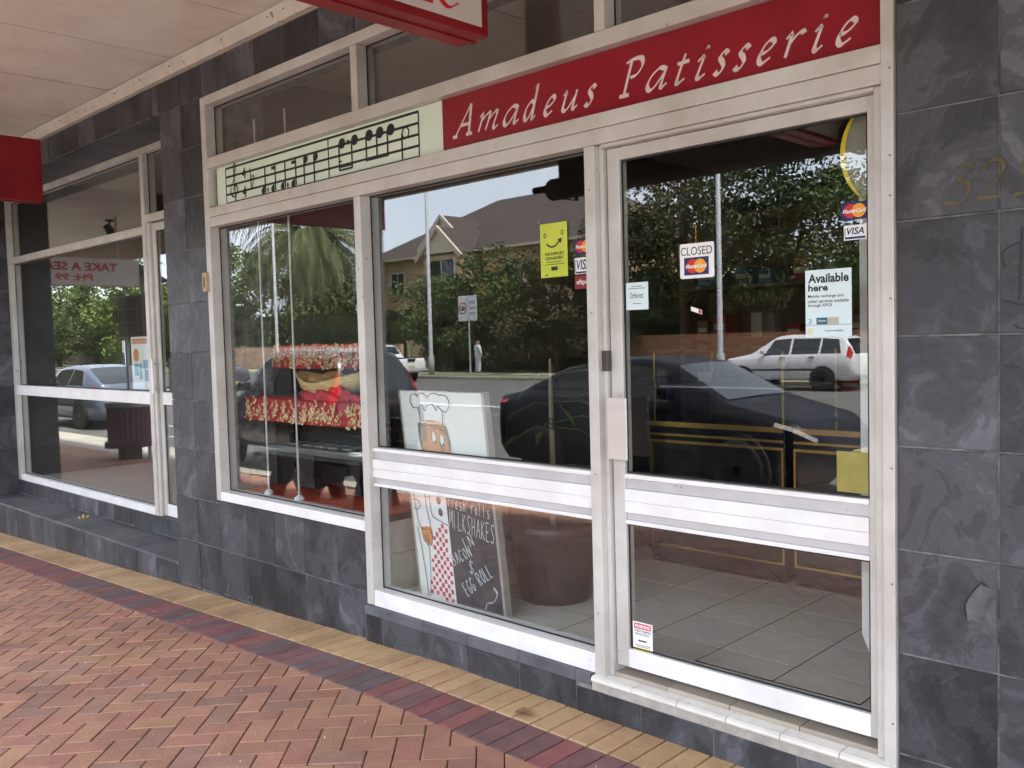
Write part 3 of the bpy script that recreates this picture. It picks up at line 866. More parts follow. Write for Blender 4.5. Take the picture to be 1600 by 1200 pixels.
def hollow(name, mat, parent, x0, x1, y0, y1, z0, z1, bv=0.0025):
    return bevel(part(name, mat, parent, (x0, x1, y0, y1, z0, z1)), bv)

sf = thing('shopfront_window', 'white aluminium framed patisserie shopfront with tall glass panes', 'shop window', (-3.3, 0.05, 0.17))
# uprights
hollow('mullion', ALU, sf, -5.370, -5.312, -0.012, 0.105, 0.548, 3.072)
hollow('mullion', ALU, sf, -3.806, -3.752, -0.012, 0.105, 0.172, 2.268)
hollow('mullion', ALU, sf, -2.290, -2.240, -0.012, 0.115, 0.146, 2.268)
hollow('mullion', ALU, sf, -1.126, -1.0885, -0.014, 0.105, 0.142, 3.10)
hollow('mullion', ALU, sf, -3.796, -3.742, -0.010, 0.10, 2.696, 3.018)
hollow('mullion', ALU, sf, -2.226, -2.176, -0.010, 0.10, 2.696, 3.018)
# rails
hollow('head_rail', ALU, sf, -5.312, -1.126, -0.012, 0.105, 3.020, 3.074)
hollow('transom', ALU, sf, -5.312, -1.126, -0.012, 0.105, 2.632, 2.694)
hollow('transom', ALU, sf, -5.312, -1.126, -0.016, 0.105, 2.330, 2.386)
hollow('transom', ALU, sf, -5.312, -1.126, -0.010, 0.105, 2.270, 2.3285)
hollow('sill', ALUW, sf, -5.312, -3.806, -0.014, 0.105, 0.550, 0.606)
hollow('sill', ALUW, sf, -3.752, -2.290, -0.006, 0.105, 0.169, 0.250)
# glazing beads and reveals (inner frame)
for (x0, x1, z0, z1) in ((-5.312, -3.806, 0.606, 2.270), (-5.312, -3.796, 2.694, 3.020), (-3.742, -2.226, 2.694, 3.020), (-2.176, -1.126, 2.694, 3.020)):
    pane(sf, x0 + .002, x1 - .002, z0 + .002, z1 - .002)
def midrail(parent, x0, x1, y):
    """profiled push rail: bead, grey flute, white band, grey flute, bead"""
    hollow('bead', ALUW, parent, x0, x1, y - 0.014, y + .05, 0.968, 0.986)
    hollow('flute', ALUG, parent, x0, x1, y - 0.002, y + .05, 0.928, 0.9675, 0.001)
    hollow('band', ALUW, parent, x0, x1, y - 0.018, y + .05, 0.880, 0.9275)
    hollow('band', ALUW, parent, x0, x1, y - 0.0165, y + .05, 0.834, 0.8792)
    hollow('flute', ALUG, parent, x0, x1, y - 0.002, y + .05, 0.8045, 0.8335, 0.001)
    hollow('bead', ALUW, parent, x0, x1, y - 0.014, y + .05, 0.788, 0.804)
mr = thing('push_rail', 'wide white ribbed rail across the window left of the door', 'rail', (-3.0, 0.02, 0.79))
midrail(mr, -3.752, -2.290, 0.028)
pane(sf, -3.750, -2.292, 0.987, 2.268)
pane(sf, -3.750, -2.292, 0.252, 0.787)

SCR = pmat('screw_head', (0.20, 0.18, 0.16), rough=.5, metal=.6)
for (x, y, zz) in ((-1.098, -0.0145, (.30, .74, 1.10, 1.62, 1.93, 2.05, 2.31)), (-2.266, -0.0125, (.42, .98, 1.62, 2.1)), (-3.78, -0.0125, (.33, 1.22, 1.9)), (-5.342, -0.0125, (.80, 1.4, 2.2, 2.8))):
    for z in zz:
        m = MB(); m.lathe([(.0035, -.0012), (.0035, 0)], (x, y, z), 'y', 8); m.build('screw', SCR, sf)
# door
dr = thing('shop_door', 'white aluminium framed glass shop door with ribbed middle rail', 'door', (-1.68, 0.06, 0.19))
DY = 0.040
hollow('door_jamb', ALU, dr, -2.240, -2.222, 0.020, 0.11, 0.17, 2.268)
hollow('door_stile', ALU, dr, -2.216, -2.158, DY, DY + .05, 0.212, 2.254)
hollow('door_stile', ALU, dr, -1.190, -1.158, DY, DY + .05, 0.212, 2.254)
hollow('door_jamb', ALU, dr, -1.155, -1.127, 0.006, 0.11, 0.17, 2.268)
hollow('top_rail', ALU, dr, -2.158, -1.190, DY, DY + .05, 2.206, 2.254)
hollow('door_head', ALU, dr, -2.222, -1.155, 0.004, 0.105, 2.2565, 2.269)
hollow('bottom_rail', ALUW, dr, -2.158, -1.190, DY, DY + .05, 0.212, 0.286)
midrail(dr, -2.158, -1.190, DY + .010)
pane(dr, -2.156, -1.192, 0.988, 2.204, DY + .016)
pane(dr, -2.156, -1.192, 0.288, 0.786, DY + .016)
pp = MB(); pp.box(-2.200, -2.106, -0.014, -0.008, 1.046, 1.288); bevel(pp.build('push_plate', pmat('brushed_plate', (0.66, 0.6, 0.56), (0.72, 0.66, 0.62), scale=3, rough=0.35, metal=0.5, stretch=(1, 1, 12), world=True), dr), 0.003)
part('plate_fixing', ALUG, dr, (-2.196, -2.172, -0.008, DY, 1.08, 1.10), (-2.196, -2.172, -0.008, DY, 1.23, 1.25))
hollow('lock', pmat('lock_bronze', (0.10, 0.085, 0.07), rough=0.4, metal=0.7), dr, -2.2385, -2.212, 0.010, 0.04, 1.39, 1.47)
# threshold tiles
th = thing('door_threshold', 'row of ribbed cream step tiles under the shop door', 'step', (-1.7, 0.0, 0.14))
CT = pmat('cream_step_tile', (0.62, 0.58, 0.53), (0.70, 0.66, 0.61), scale=9, rough=0.4, rnd=0.05, speck=(40, 0.7, (0.35, 0.3, 0.26)))
xj = [-2.302, -2.292, -2.092, -1.884, -1.678, -1.470, -1.262, -1.09]
for xa, xb in zip(xj[1:-1], xj[2:]):
    m = MB()
    m.smooth = False
    prof = [(-0.036, 0.143), (-0.040, 0.150), (-0.037, 0.160), (-0.028, 0.166)]
    yy = -0.028
    for k in range(4):
        prof += [(yy + .002, 0.1665), (yy + .008, 0.1665), (yy + .010, 0.1635), (yy + .012, 0.1635)]; yy += .012
    prof += [(0.026, 0.1665), (0.028, 0.143)]
    n = len(prof)
    m.add([(xa + .0015, p[0], p[1]) for p in prof] + [(xb - .0015, p[0], p[1]) for p in prof],
          [(i, i + n, (i + 1) % n + n, (i + 1) % n) for i in range(n)] + [tuple(range(n)), tuple(range(2 * n - 1, n - 1, -1))])
    m.build('step_tile', CT, th)
CTI = pmat('tan_step_tile', (0.36, 0.31, 0.25), (0.43, 0.37, 0.30), scale=9, rough=0.5, rnd=0.08)
for xa in (-2.238, -1.97, -1.70, -1.43):
    m = MB(); m.chamfer_box(xa, xa + .266 if xa < -1.5 else -1.13, 0.030, 0.30, 0.14, 0.182, 0.002, 'z'); m.build('inner_step_tile', CTI, th)
# small brass contact on the left jamb
ct = thing('alarm_contact', 'small tan metal lock plate on the left window jamb', 'lock plate', (-5.35, -0.015, 1.92))
hollow('plate', pmat('tan_plate', (0.42, 0.28, 0.15), (0.5, 0.34, 0.19), rough=0.4, scale=10), ct, -5.402, -5.352, -0.030, -0.0125, 1.872, 1.990)
part('slot', RUBBER, ct, (-5.383, -5.372, -0.032, -0.0295, 1.90, 1.965))

# ------------------------------------------------------------------ fascia signs
am = thing('fascia_sign', 'dark red fascia sign reading Amadeus Patisserie in white italic letters', 'sign', (-2.1, 0.03, 2.39))
part('panel', SIGNRED, am, (-3.160, -1.128, 0.034, 0.05, 2.388, 2.630))
LT = [('A', -3.092, -2.965), ('m', -2.923, -2.803), ('a', -2.764, -2.676), ('d', -2.643, -2.562), ('e', -2.527, -2.474), ('u', -2.429, -2.351), ('s', -2.312, -2.26),
      ('P', -2.144, -2.033), ('a', -2.012, -1.924), ('t', -1.882, -1.828), ('i', -1.796, -1.751), ('s', -1.725, -1.672), ('s', -1.647, -1.59), ('e', -1.554, -1.498), ('r', -1.459, -1.391), ('i', -1.356, -1.318), ('e', -1.277, -1.222)]
for k, (ch, xa, xb) in enumerate(LT):
    m = MB()
    zb = 2.4475 - 0.019 * (k / 16.0)
    glyph(m, ch, xa, xb, zb, 0.128, lambda u, w, l: (u, 0.0335 - l, w), 0.175, 0.30)
    m.build('letter', LETTER, am)

sv = thing('music_sign', 'pale green panel with black music stave and notes above the display window', 'sign', (-4.2, 0.03, 2.39))
part('panel', STAVEG, sv, (-5.290, -3.1615, 0.034, 0.05, 2.388, 2.630))
part('edge_line', INK, sv, (-5.286, -5.279, 0.0325, 0.0338, 2.39, 2.628))
L0, L1, Z0, Z1 = -5.165, -3.330, 2.400, 2.612
for k in range(5):
    z = Z0 + (Z1 - Z0) * k / 4
    part('stave_line', INK, sv, (L0, L1, 0.0328, 0.0336, z - .0062, z + .0062))
for x in (L0, -4.073, L1):
    part('bar_line', INK, sv, (x - .0045, x + .0045, 0.0322, 0.0327, Z0, Z1))
def note(x, z, r, stem=None, hollow_=False, shp='o'):
    m = MB()
    if hollow_:
        for k in range(18):
            t0, t1 = 2 * math.pi * k / 18, 2 * math.pi * (k + 1) / 18
            m.quad((x + r * math.cos(t0), .0318, z + r * math.sin(t0)), (x + r * math.cos(t1), .0318, z + r * math.sin(t1)), (x + .72 * r * math.cos(t1), .0318, z + .72 * r * math.sin(t1)), (x + .72 * r * math.cos(t0), .0318, z + .72 * r * math.sin(t0)))
    elif shp == 'c':
        vs = [(x + r * .75, .0318, z - r * 1.05), (x + r * .75, .0318, z + r * 1.05)] + [(x + r * .6 - r * 1.3 * math.sin(math.pi * k / 10), .0318, z + r * math.cos(math.pi * k / 10)) for k in range(11)]
        m.add(vs, [tuple(range(len(vs)))])
    elif shp == 'd':
        vs = [(x - r * .75, .0318, z + r * 1.05), (x - r * .75, .0318, z - r * 1.05)] + [(x - r * .6 + r * 1.3 * math.sin(math.pi * k / 10), .0318, z - r * math.cos(math.pi * k / 10)) for k in range(11)]
        m.add(vs, [tuple(range(len(vs)))])
    else:
        disc(m, x, z, r, r * .92, .0318)
    if stem:
        sx, za, zb = stem
        m.box(sx - .0055, sx + .0055, .0312, .0317, za, zb)
    m.build('note', INK, sv)
note(-4.740, 2.423, 0.0239, (-4.712, 2.41, 2.556), shp='c'); note(-4.632, 2.421, 0.0251, (-4.602, 2.41, 2.556), shp='c')
note(-4.530, 2.421, 0.0251, (-4.498, 2.41, 2.556), shp='c'); note(-4.420, 2.420, 0.0262, (-4.389, 2.41, 2.556), shp='c')
note(-4.284, 2.538, 0.0239, (-4.306, 2.405, 2.55), shp='d'); note(-4.186, 2.537, 0.0239, (-4.209, 2.405, 2.55), shp='d')
note(-3.948, 2.565, 0.0296, (-3.975, 2.428, 2.565)); note(-3.838, 2.565, 0.0296, (-3.864, 2.428, 2.565)); note(-3.715, 2.567, 0.0308, (-3.741, 2.444, 2.567))
note(-3.628, 2.566, 0.0308, (-3.654, 2.444, 2.566)); note(-3.541, 2.565, 0.0308, (-3.568, 2.44, 2.565)); note(-3.428, 2.530, 0.0296, (-3.456, 2.404, 2.53), True)
note(-3.893, 2.562, 0.0137)
m = MB()
for b in ((-3.979, -3.860, 2.424, 2.434), (-3.979, -3.860, 2.440, 2.448), (-3.745, -3.564, 2.440, 2.450), (-3.975, -3.952, 2.470, 2.478), (-4.640, -4.602, 2.530, 2.548), (-4.430, -4.389, 2.530, 2.548)):
    m.box(b[0], b[1], .0306, .0311, b[2], b[3])
for (x, z) in ((-4.683, 2.424), (-4.473, 2.422)):
    disc(m, x, z, .008, .014, .0306)
m.build('beam', INK, sv)
mpz = lambda u, w, l: (u, 0.0305 - l, w)
m = MB()
pen(m, [(-5.06, 2.405), (-5.075, 2.398), (-5.07, 2.385), (-5.052, 2.393), (-5.058, 2.46), (-5.066, 2.60), (-5.058, 2.632), (-5.046, 2.61), (-5.058, 2.55), (-5.10, 2.50), (-5.105, 2.455), (-5.07, 2.43), (-5.03, 2.45), (-5.032, 2.49), (-5.065, 2.495), (-5.078, 2.47)], .012, .45, 40, mpz)
m.build('treble_clef', INK, sv)
m = MB()
text_xz(m, '4', -4.968, -4.926, 2.522, 2.590, .0300, .01); text_xz(m, '4', -4.968, -4.926, 2.412, 2.480, .0300, .01)
m.build('time_signature', INK, sv)
m = MB()
pen(m, [(-4.874, 2.575), (-4.866, 2.455)], .010, .7, 40, mpz); pen(m, [(-4.868, 2.51), (-4.845, 2.528), (-4.833, 2.51), (-4.848, 2.475), (-4.866, 2.455)], .010, .5, 40, mpz)
m.build('flat_sign', INK, sv)

# ------------------------------------------------------------------ stickers and notices
def card(name, label, cat, x0, x1, z0, z1, y, mat, t=0.0012):
    o = thing(name, label, cat, ((x0 + x1) / 2, y, z0))
    part('sheet', mat, o, (x0, x1, y, y + t, z0, z1))
    return o
def mastercard(parent, x0, x1, z0, z1, y, s=1):
    w, h = x1 - x0, z1 - z0
    cz = (z0 + z1) / 2; r = h * .40
    m = MB(); disc(m, x0 + w * .345, cz, r * 1.0, r, y - .0003); m.build('red_disc', RED, parent)
    m = MB(); disc(m, x0 + w * .655, cz, r * 1.0, r, y - .0006); m.build('orange_disc', ORANGE, parent)
    m = MB(); text_xz(m, 'MasterCard', x0 + w * .07, x1 - w * .07, cz - h * .12, cz + h * .12, y - .0009, .025, .2); m.build('lettering', WHITE, parent)
IY = GY - 0.0022   # outer side of the panes
# lime notice
o = card('notice', 'lime green smiley notice stuck on the window left of the door', 'notice', -2.589, -2.440, 1.779, 2.003, IY, LIME)
m = MB()
for cx, cz in ((-2.562, 1.954), (-2.466, 1.960)):
    for k in range(14):
        t0, t1 = 2 * math.pi * k / 14, 2 * math.pi * (k + 1) / 14
        q = lambda r, t: (cx + r * .85 * math.cos(t), IY - .0004, cz + r * math.sin(t))
        m.quad(q(.010, t0), q(.010, t1), q(.0055, t1), q(.0055, t0))
pen(m, [(-2.553, 1.918), (-2.53, 1.905), (-2.505, 1.908), (-2.478, 1.930)], .0075, .9, 40, lambda u, w, l: (u, IY - .0005 - l, w))
m.add([(-2.492, IY - .0016, 1.933), (-2.467, IY - .0016, 1.938), (-2.474, IY - .0016, 1.915)], [(0, 1, 2)])
m.build('smiley', INK, o)
m = MB()
text_xz(m, 'WE SUPPORT', -2.566, -2.458, 1.869, 1.882, IY - .0004, .03); text_xz(m, 'OZHARVEST', -2.562, -2.462, 1.851, 1.864, IY - .0004, .03)
for z, xa, xb in ((1.842, -2.556, -2.468), (1.832, -2.566, -2.458)):
    m.box(xa, xb, IY - .0008, IY - .0003, z - .0013, z + .0013)
m.box(-2.53, -2.495, IY - .0008, IY - .0003, 1.806, 1.822)
m.box(-2.566, -2.55, IY - .0008, IY - .0003, 1.786, 1.791)
m.build('lettering', INK, o)

o = card('card_sticker', 'half hidden red and orange card logo sticker left of the door post', 'sticker', -2.402, -2.308, 1.862, 1.922, IY, NAVY); mastercard(o, -2.402, -2.308, 1.862, 1.922, IY)
def visa(o, x0, x1, z0, z1, y):
    part('stripe', NAVY, o, (x0 + .004, x1 - .004, y - .0007, y - .0002, z0 + .003, z0 + .010), (x0 + .003, x0 + .005, y - .0007, y - .0002, z0 + .010, z1 - .008))
    m = MB(); text_xz(m, 'VISA', x0 + .010, x1 - .008, z0 + .017, z1 - .008, y - .0006, .02, .25); m.build('lettering', NAVY, o)
o = card('card_sticker', 'half hidden blue and white VISA sticker left of the door post', 'sticker', -2.402, -2.312, 1.782, 1.848, IY, WHITE); visa(o, -2.402, -2.312, 1.782, 1.848, IY)
o = card('card_sticker', 'dark red eftpos sticker left of the door post', 'sticker', -2.404, -2.314, 1.722, 1.776, IY, SIGNRED)
m = MB(); text_xz(m, 'eftpos', -2.394, -2.322, 1.735, 1.760, IY - .0006, .01); m.build('lettering', WHITE, o)
IZ = DY + .016 - .0022
o = card('card_sticker', 'red and orange MasterCard sticker at top right of the door glass', 'sticker', -1.282, -1.193, 1.878, 1.934, IZ, NAVY); mastercard(o, -1.282, -1.193, 1.878, 1.934, IZ)
o = card('card_sticker', 'white and blue VISA sticker at right edge of the door glass', 'sticker', -1.273, -1.199, 1.814, 1.861, IZ, WHITE); visa(o, -1.273, -1.199, 1.814, 1.861, IZ)
# closed sign hanging on a chain
o = thing('closed_sign', 'white hanging CLOSED sign with card logo inside the door glass', 'sign', (-1.83, IZ + .02, 1.73))
CY = IZ - .001
m = MB()
x0, x1, z0, z1, rr = -1.894, -1.750, 1.730, 1.857, .008
vs = []
for (cx, cz, a0) in ((x1 - rr, z1 - rr, 0), (x0 + rr, z1 - rr, 90), (x0 + rr, z0 + rr, 180), (x1 - rr, z0 + rr, 270)):
    for k in range(4):
        t = rad(a0 + k * 30); vs.append((cx + rr * math.cos(t), cz + rr * math.sin(t)))
m.prism(vs, CY - .002, CY); m.build('plate', WHITE, o)
m = MB(); text_xz(m, 'CLOSED', -1.890, -1.757, 1.814, 1.844, CY - .0026, .0); m.build('lettering', INK, o)
part('logo_panel', NAVY, o, (-1.876, -1.772, CY - .0026, CY - .0021, 1.742, 1.806)); mastercard(o, -1.876, -1.772, 1.742, 1.806, CY - .0026)
m = MB()
for k in range(9):
    m.lathe([(0.003, -.001), (.003, .001)], (-1.826 + .002 * (k % 2), CY, 1.861 + k * .0075), 'y', 6)
m.build('chain', GOLD, o)
# small handwritten card
o = card('notice', 'small pale blue thank you card stuck low on the left of the door glass', 'notice', -2.146, -2.042, 1.626, 1.731, IZ, PAPER)
m = MB()
mpi = lambda u, w, l: (u, IZ - .0006 - l, w)
for z, xa, xb in ((1.716, -2.12, -2.07), (1.708, -2.135, -2.055), (1.650, -2.115, -2.075)):
    m.box(xa, xb, IZ - .0008, IZ - .0003, z - .001, z + .001)
text_xz(m, 'OzHarvest', -2.126, -2.064, 1.670, 1.692, IZ - .0005, .0)
m.build('lettering', INK, o)
# available here notice
o = card('notice', 'pale blue notice headed Available here on the right of the door glass', 'notice', -1.406, -1.249, 1.507, 1.727, IZ, PAPER)
m = MB()
text_xz(m, 'Available', -1.396, -1.258, 1.684, 1.714, IZ - .0005, .03); text_xz(m, 'here', -1.396, -1.328, 1.657, 1.680, IZ - .0005, .03)
text_xz(m, 'Mobile recharge and', -1.397, -1.276, 1.633, 1.646, IZ - .0005, .012); text_xz(m, 'other services available', -1.397, -1.258, 1.619, 1.630, IZ - .0005, .012)
text_xz(m, 'through XPOS', -1.397, -1.314, 1.603, 1.616, IZ - .0005, .012)
text_xz(m, 'CommonwealthBank', -1.34, -1.276, 1.524, 1.530, IZ - .0005, .012)
m.box(-1.406, -1.249, IZ - .0006, IZ - .0002, 1.5455, 1.5468)
m.build('lettering', INK, o)
part('logo_panel', pmat('print_teal', (0.02, 0.12, 0.16), rough=0.5), o, (-1.368, -1.330, IZ - .0006, IZ - .0002, 1.548, 1.570))
part('logo_panel', pmat('print_stone', (0.42, 0.43, 0.36), rough=0.5), o, (-1.3285, -1.292, IZ - .0006, IZ - .0002, 1.548, 1.570))
part('logo_panel', pmat('print_pale_yellow', (0.62, 0.68, 0.45), rough=0.5), o, (-1.400, -1.380, IZ - .0006, IZ - .0002, 1.514, 1.536))
m = MB(); text_xz(m, 'Optus', -1.363, -1.335, 1.555, 1.563, IZ - .0009, .012); m.build('lettering', WHITE, o)
m = MB(); text_xz(m, '3', -1.396, -1.384, 1.550, 1.567, IZ - .0006, .03); m.build('lettering', pmat('print_sky', (0.12, 0.42, 0.62), rough=0.5), o)
# warning sticker
o = card('warning_sticker', 'small white and red WARNING sticker at bottom left of the door glass', 'sticker', -2.146, -2.052, 0.272, 0.399, IZ, WHITE)
part('red_band', RED, o, (-2.139, -2.058, IZ - .0006, IZ - .0002, 0.372, 0.394)); part('yellow_band', YELLOW, o, (-2.139, -2.058, IZ - .0006, IZ - .0002, 0.280, 0.296))
m = MB(); text_xz(m, 'WARNING', -2.136, -2.062, 0.376, 0.390, IZ - .0009, .03); m.build('lettering', WHITE, o)
m = MB(); text_xz(m, 'THESE PREMISES', -2.139, -2.059, 0.359, 0.368, IZ - .0005, .01); text_xz(m, 'PROTECTED BY', -2.133, -2.065, 0.346, 0.355, IZ - .0005, .01)
m.box(-2.12, -2.08, IZ - .0006, IZ - .0002, .322, .328); m.box(-2.135, -2.062, IZ - .0006, IZ - .0002, .306, .308); m.box(-2.13, -2.066, IZ - .0006, IZ - .0002, .300, .302)
m.build('lettering', INK, o)
o = thing('small_sticker', 'tiny tilted white and red label in the middle of the door glass', 'sticker', (-1.83, IZ, 1.61))
m = MB(); m.add([(-1.852, IZ, 1.628), (-1.852, IZ, 1.612), (-1.806, IZ, 1.597), (-1.806, IZ, 1.613)], [(0, 1, 2, 3)]); m.build('sheet', WHITE, o)
m = MB(); m.add([(-1.820, IZ - .0005, 1.617), (-1.820, IZ - .0005, 1.603), (-1.808, IZ - .0005, 1.599), (-1.808, IZ - .0005, 1.612)], [(0, 1, 2, 3)]); m.build('red_mark', RED, o)
# plain yellow square low right
o = card('yellow_sticker', 'blank mustard yellow square sticker at bottom right of the upper door glass', 'sticker', -1.303, -1.193, 1.000, 1.133, IZ, pmat('mustard', (0.24, 0.205, 0.045), (0.30, 0.255, 0.06), scale=14, rough=0.5))

# round yellow rimmed disc inside the door top
o = thing('round_sign', 'round beige sign with thin bright yellow rim inside the top of the door', 'sign', (-1.13, 0.125, 2.10))
RC, RZ, RR = -1.122, 2.100, 0.192
m = MB(); m.add([(RC + RR * math.cos(t), y_, RZ + RR * math.sin(t)) for y_ in (.124, .130) for t in [k * 2 * math.pi / 48 for k in range(48)]], [tuple(range(48)), tuple(range(95, 47, -1))] + [(k, (k + 1) % 48, (k + 1) % 48 + 48, k + 48) for k in range(48)])
m.build('face', pmat('disc_beige', (0.32, 0.30, 0.24), rough=0.6), o)
m = MB()
for k in range(40):
    t0, t1 = rad(125 + k * 2.75), rad(125 + (k + 1) * 2.75)
    wf = lambda t: .001 + .017 * max(0, math.sin((math.degrees(t) - 125) / 110 * math.pi)) ** .8
    a0 = (RC + RR * math.cos(t0), .122, RZ + RR * math.sin(t0)); a1 = (RC + RR * math.cos(t1), .122, RZ + RR * math.sin(t1))
    b0 = (RC + (RR - wf(t0)) * math.cos(t0), .120, RZ + (RR - wf(t0)) * math.sin(t0)); b1 = (RC + (RR - wf(t1)) * math.cos(t1), .120, RZ + (RR - wf(t1)) * math.sin(t1))
    m.quad(a0, a1, b1, b0)
m.build('rim', pmat('rim_yellow', (0.85, 0.60, 0.03), (0.88, 0.68, 0.08), scale=8, rough=0.3), o)

# ================================================================== NEIGHBOURING SHOPFRONT (left)
LY = 0.3275; LGY = 0.372
ls = thing('shopfront_window', 'cream framed shop window of the neighbouring shop on the left', 'shop window', (-8.6, LY, 0.2))
hollow('mullion', ALU, ls, -10.248, -10.165, LY, LY + .1, 0.198, 3.06)
hollow('mullion', ALU, ls, -7.045, -6.985, LY, LY + .1, 0.198, 3.03)
hollow('head_rail', ALU, ls, -10.165, -5.966, LY, LY + .1, 3.032, 3.080)
hollow('transom', ALU, ls, -10.165, -7.045, LY, LY + .1, 2.415, 2.478)
hollow('transom', ALU, ls, -6.985, -5.966, LY, LY + .1, 2.500, 2.560)
hollow('mid_rail', ALUW, ls, -10.165, -7.045, LY, LY + .1, 1.080, 1.178)
hollow('sill', ALUW, ls, -10.165, -7.045, LY, LY + .1, 0.198, 0.262)
for (z0, z1) in ((0.264, 1.078), (1.180, 2.413), (2.480, 3.030)):
    pane(ls, -10.163, -7.047, z0, z1, LGY)
pane(ls, -6.983, -5.968, 2.562, 3.030, LGY)
ld = thing('shop_door', 'narrow strip of glass door of the neighbouring shop beside slate pier', 'door', (-6.5, LY, 0.2))
hollow('door_frame', ALU, ld, -6.985, -6.940, LY + .01, LY + .10, 0.198, 2.498)
hollow('door_stile', ALU, ld, -6.935, -6.880, LY + .03, LY + .07, 0.205, 2.49)
hollow('door_rail', ALU, ld, -6.880, -5.968, LY + .03, LY + .07, 2.43, 2.49)
hollow('door_rail', ALUW, ld, -6.880, -5.968, LY + .03, LY + .07, 0.205, 0.30)
hollow('door_rail', ALUW, ld, -6.880, -5.968, LY + .03, LY + .07, 1.08, 1.178)
pane(ld, -6.878, -5.97, 1.180, 2.428, LY + .045); pane(ld, -6.878, -5.97, .302, 1.078, LY + .045)
hollow('handle', ALUW, ld, -6.932, -6.905, LY - .03, LY - .015, 1.17, 1.44)
part('handle_bracket', ALUG, ld, (-6.925, -6.912, LY - .015, LY + .03, 1.20, 1.22), (-6.925, -6.912, LY - .015, LY + .03, 1.39, 1.41))
o = thing('poster', 'white phone repair poster with orange starburst inside the left shop window', 'poster', (-7.3, LGY + .03, 1.2))
PY = LGY + .03
part('sheet', WHITE, o, (-7.52, -7.06, PY, PY + .002, 1.19, 1.62))
part('header', pmat('poster_pink', (0.62, 0.22, 0.16), rough=.5), o, (-7.50, -7.08, PY - .001, PY - .0003, 1.56, 1.605))
m = MB()
n = 24
m.add([(-7.43 + (.062 if k % 2 else .048) * math.cos(2 * math.pi * k / n), PY - .001, 1.47 + (.062 if k % 2 else .048) * math.sin(2 * math.pi * k / n)) for k in range(n)], [tuple(range(n))])
m.build('starburst', pmat('poster_orange', (0.65, 0.16, 0.04), rough=.5), o)
for xa, za, w, h in ((-7.47, 1.30, .08, .10), (-7.38, 1.27, .055, .13), (-7.30, 1.36, .10, .07), (-7.28, 1.26, .07, .09)):
    part('phone_picture', pmat('poster_blue%d' % int(za * 100), (0.10, 0.28, 0.42), (0.25, 0.45, 0.55), scale=30, rough=.5), o, (xa, xa + w, PY - .001, PY - .0003, za, za + h))

# ================================================================== INTERIOR OF THE PATISSERIE
FT = pmat('floor_tile', (0.72, 0.70, 0.62), (0.80, 0.78, 0.70), scale=5, rough=0.28, rnd=0.05, bump=0.03, bscale=30, dist=1.0, rough2=0.4)
fl = part('shop_floor', pmat('floor_grout', (0.035, 0.03, 0.026), rough=0.9, spec=0.1), None, (-5.40, -0.98, 0.112, 6.2, 0.12, 0.1992)); fl['kind'] = 'structure'
p = 0.340
for i in range(-16, -2):
    for j in range(0, 13):
        xa, ya = -0.315 + i * p, 0.143 - p + j * p
        xb, yb = xa + p, ya + p
        ya2 = max(ya, 0.30 if (xa > -2.3 and xb < -1.1) else 0.113)
        xa2, xb2 = max(xa, -5.39), min(xb, -0.99)
        if yb - ya2 < .02 or xb2 - xa2 < .02: continue
        m = MB(); m.chamfer_box(xa2 + .0036, xb2 - .0036, ya2 + .0036, yb - .0036, 0.19, 0.2005, 0.0003, 'z'); m.build('floor_tile', FT, fl)
fl2 = part('shop_floor', FT, None, (-10.25, -5.95, 0.43, 6.2, 0.1, 0.21)); fl2['kind'] = 'structure'
o = part('ceiling', CEIL, None, (-10.25, -0.98, 0.11, 6.2, 3.30, 3.36)); o['kind'] = 'structure'

# display window base with tiled side
db = thing('window_bench', 'low tiled bench under the window display, cream tiles on its end', 'bench', (-4.5, 0.5, 0.2))
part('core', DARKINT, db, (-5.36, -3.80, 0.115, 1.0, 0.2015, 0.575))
WT = pmat('wall_tile_cream', (0.46, 0.43, 0.36), (0.5, 0.47, 0.4), scale=5, rough=0.25, rnd=0.03)
for j in range(5):
    for k in range(2):
        ya, za = 0.12 + j * .2, 0.2 + k * .2
        m = MB(); m.box(-3.80, -3.789, ya + .0015, min(ya + .2, 1.0) - .0015, za + .002, min(za + .2, .575) - .0015)
        if j < 5: m.build('wall_tile', WT, db)

def cloth(xs, path, amp, name, mat, parent, seed, wf=9.0):
    """a strip of fabric following a (y,z) path, rippled along x"""
    m = MB(); m.smooth = True
    r = random.Random(seed)
    ph = [r.uniform(0, 6.28) for _ in range(4)]
    n = len(xs); vs = []
    for k, (y, z) in enumerate(path):
        f = k / (len(path) - 1)
        for x in xs:
            rp = math.sin(x * wf + ph[0]) + .6 * math.sin(x * wf * 2.3 + ph[1] + f * 2) + .3 * math.sin(x * wf * 5.1 + ph[2])
            vs.append((x, y - amp * rp * (.3 + f), z + .25 * amp * rp * (1 - f) - .3 * amp * math.sin(x * 5 + ph[3]) * f))
    m.add(vs, [(j * n + i, j * n + i + 1, (j + 1) * n + i + 1, (j + 1) * n + i) for j in range(len(path) - 1) for i in range(n - 1)])
    o = m.build(name, mat, parent)
    s = o.modifiers.new('thickness', 'SOLIDIFY'); s.thickness = 0.002
    return o
REDF = pmat('red_fabric', (0.36, 0.018, 0.020), (0.50, 0.035, 0.032), scale=5, rough=0.6, dist=1.0)
REDO = pmat('red_orange_fabric', (0.42, 0.040, 0.022), (0.62, 0.110, 0.05), scale=6, rough=0.55, dist=1.5, bump=0.5, bscale=16)
GOLDF = pmat('gold_foil', (0.75, 0.55, 0.26), (0.85, 0.68, 0.4), scale=30, rough=0.35)
xs = list(np.linspace(-5.30, -3.82, 90))
dc = thing('red_cloth', 'crumpled orange red fabric spread over the base of the window display', 'fabric', (-4.5, 0.5, 0.58))
m = MB(); m.smooth = True
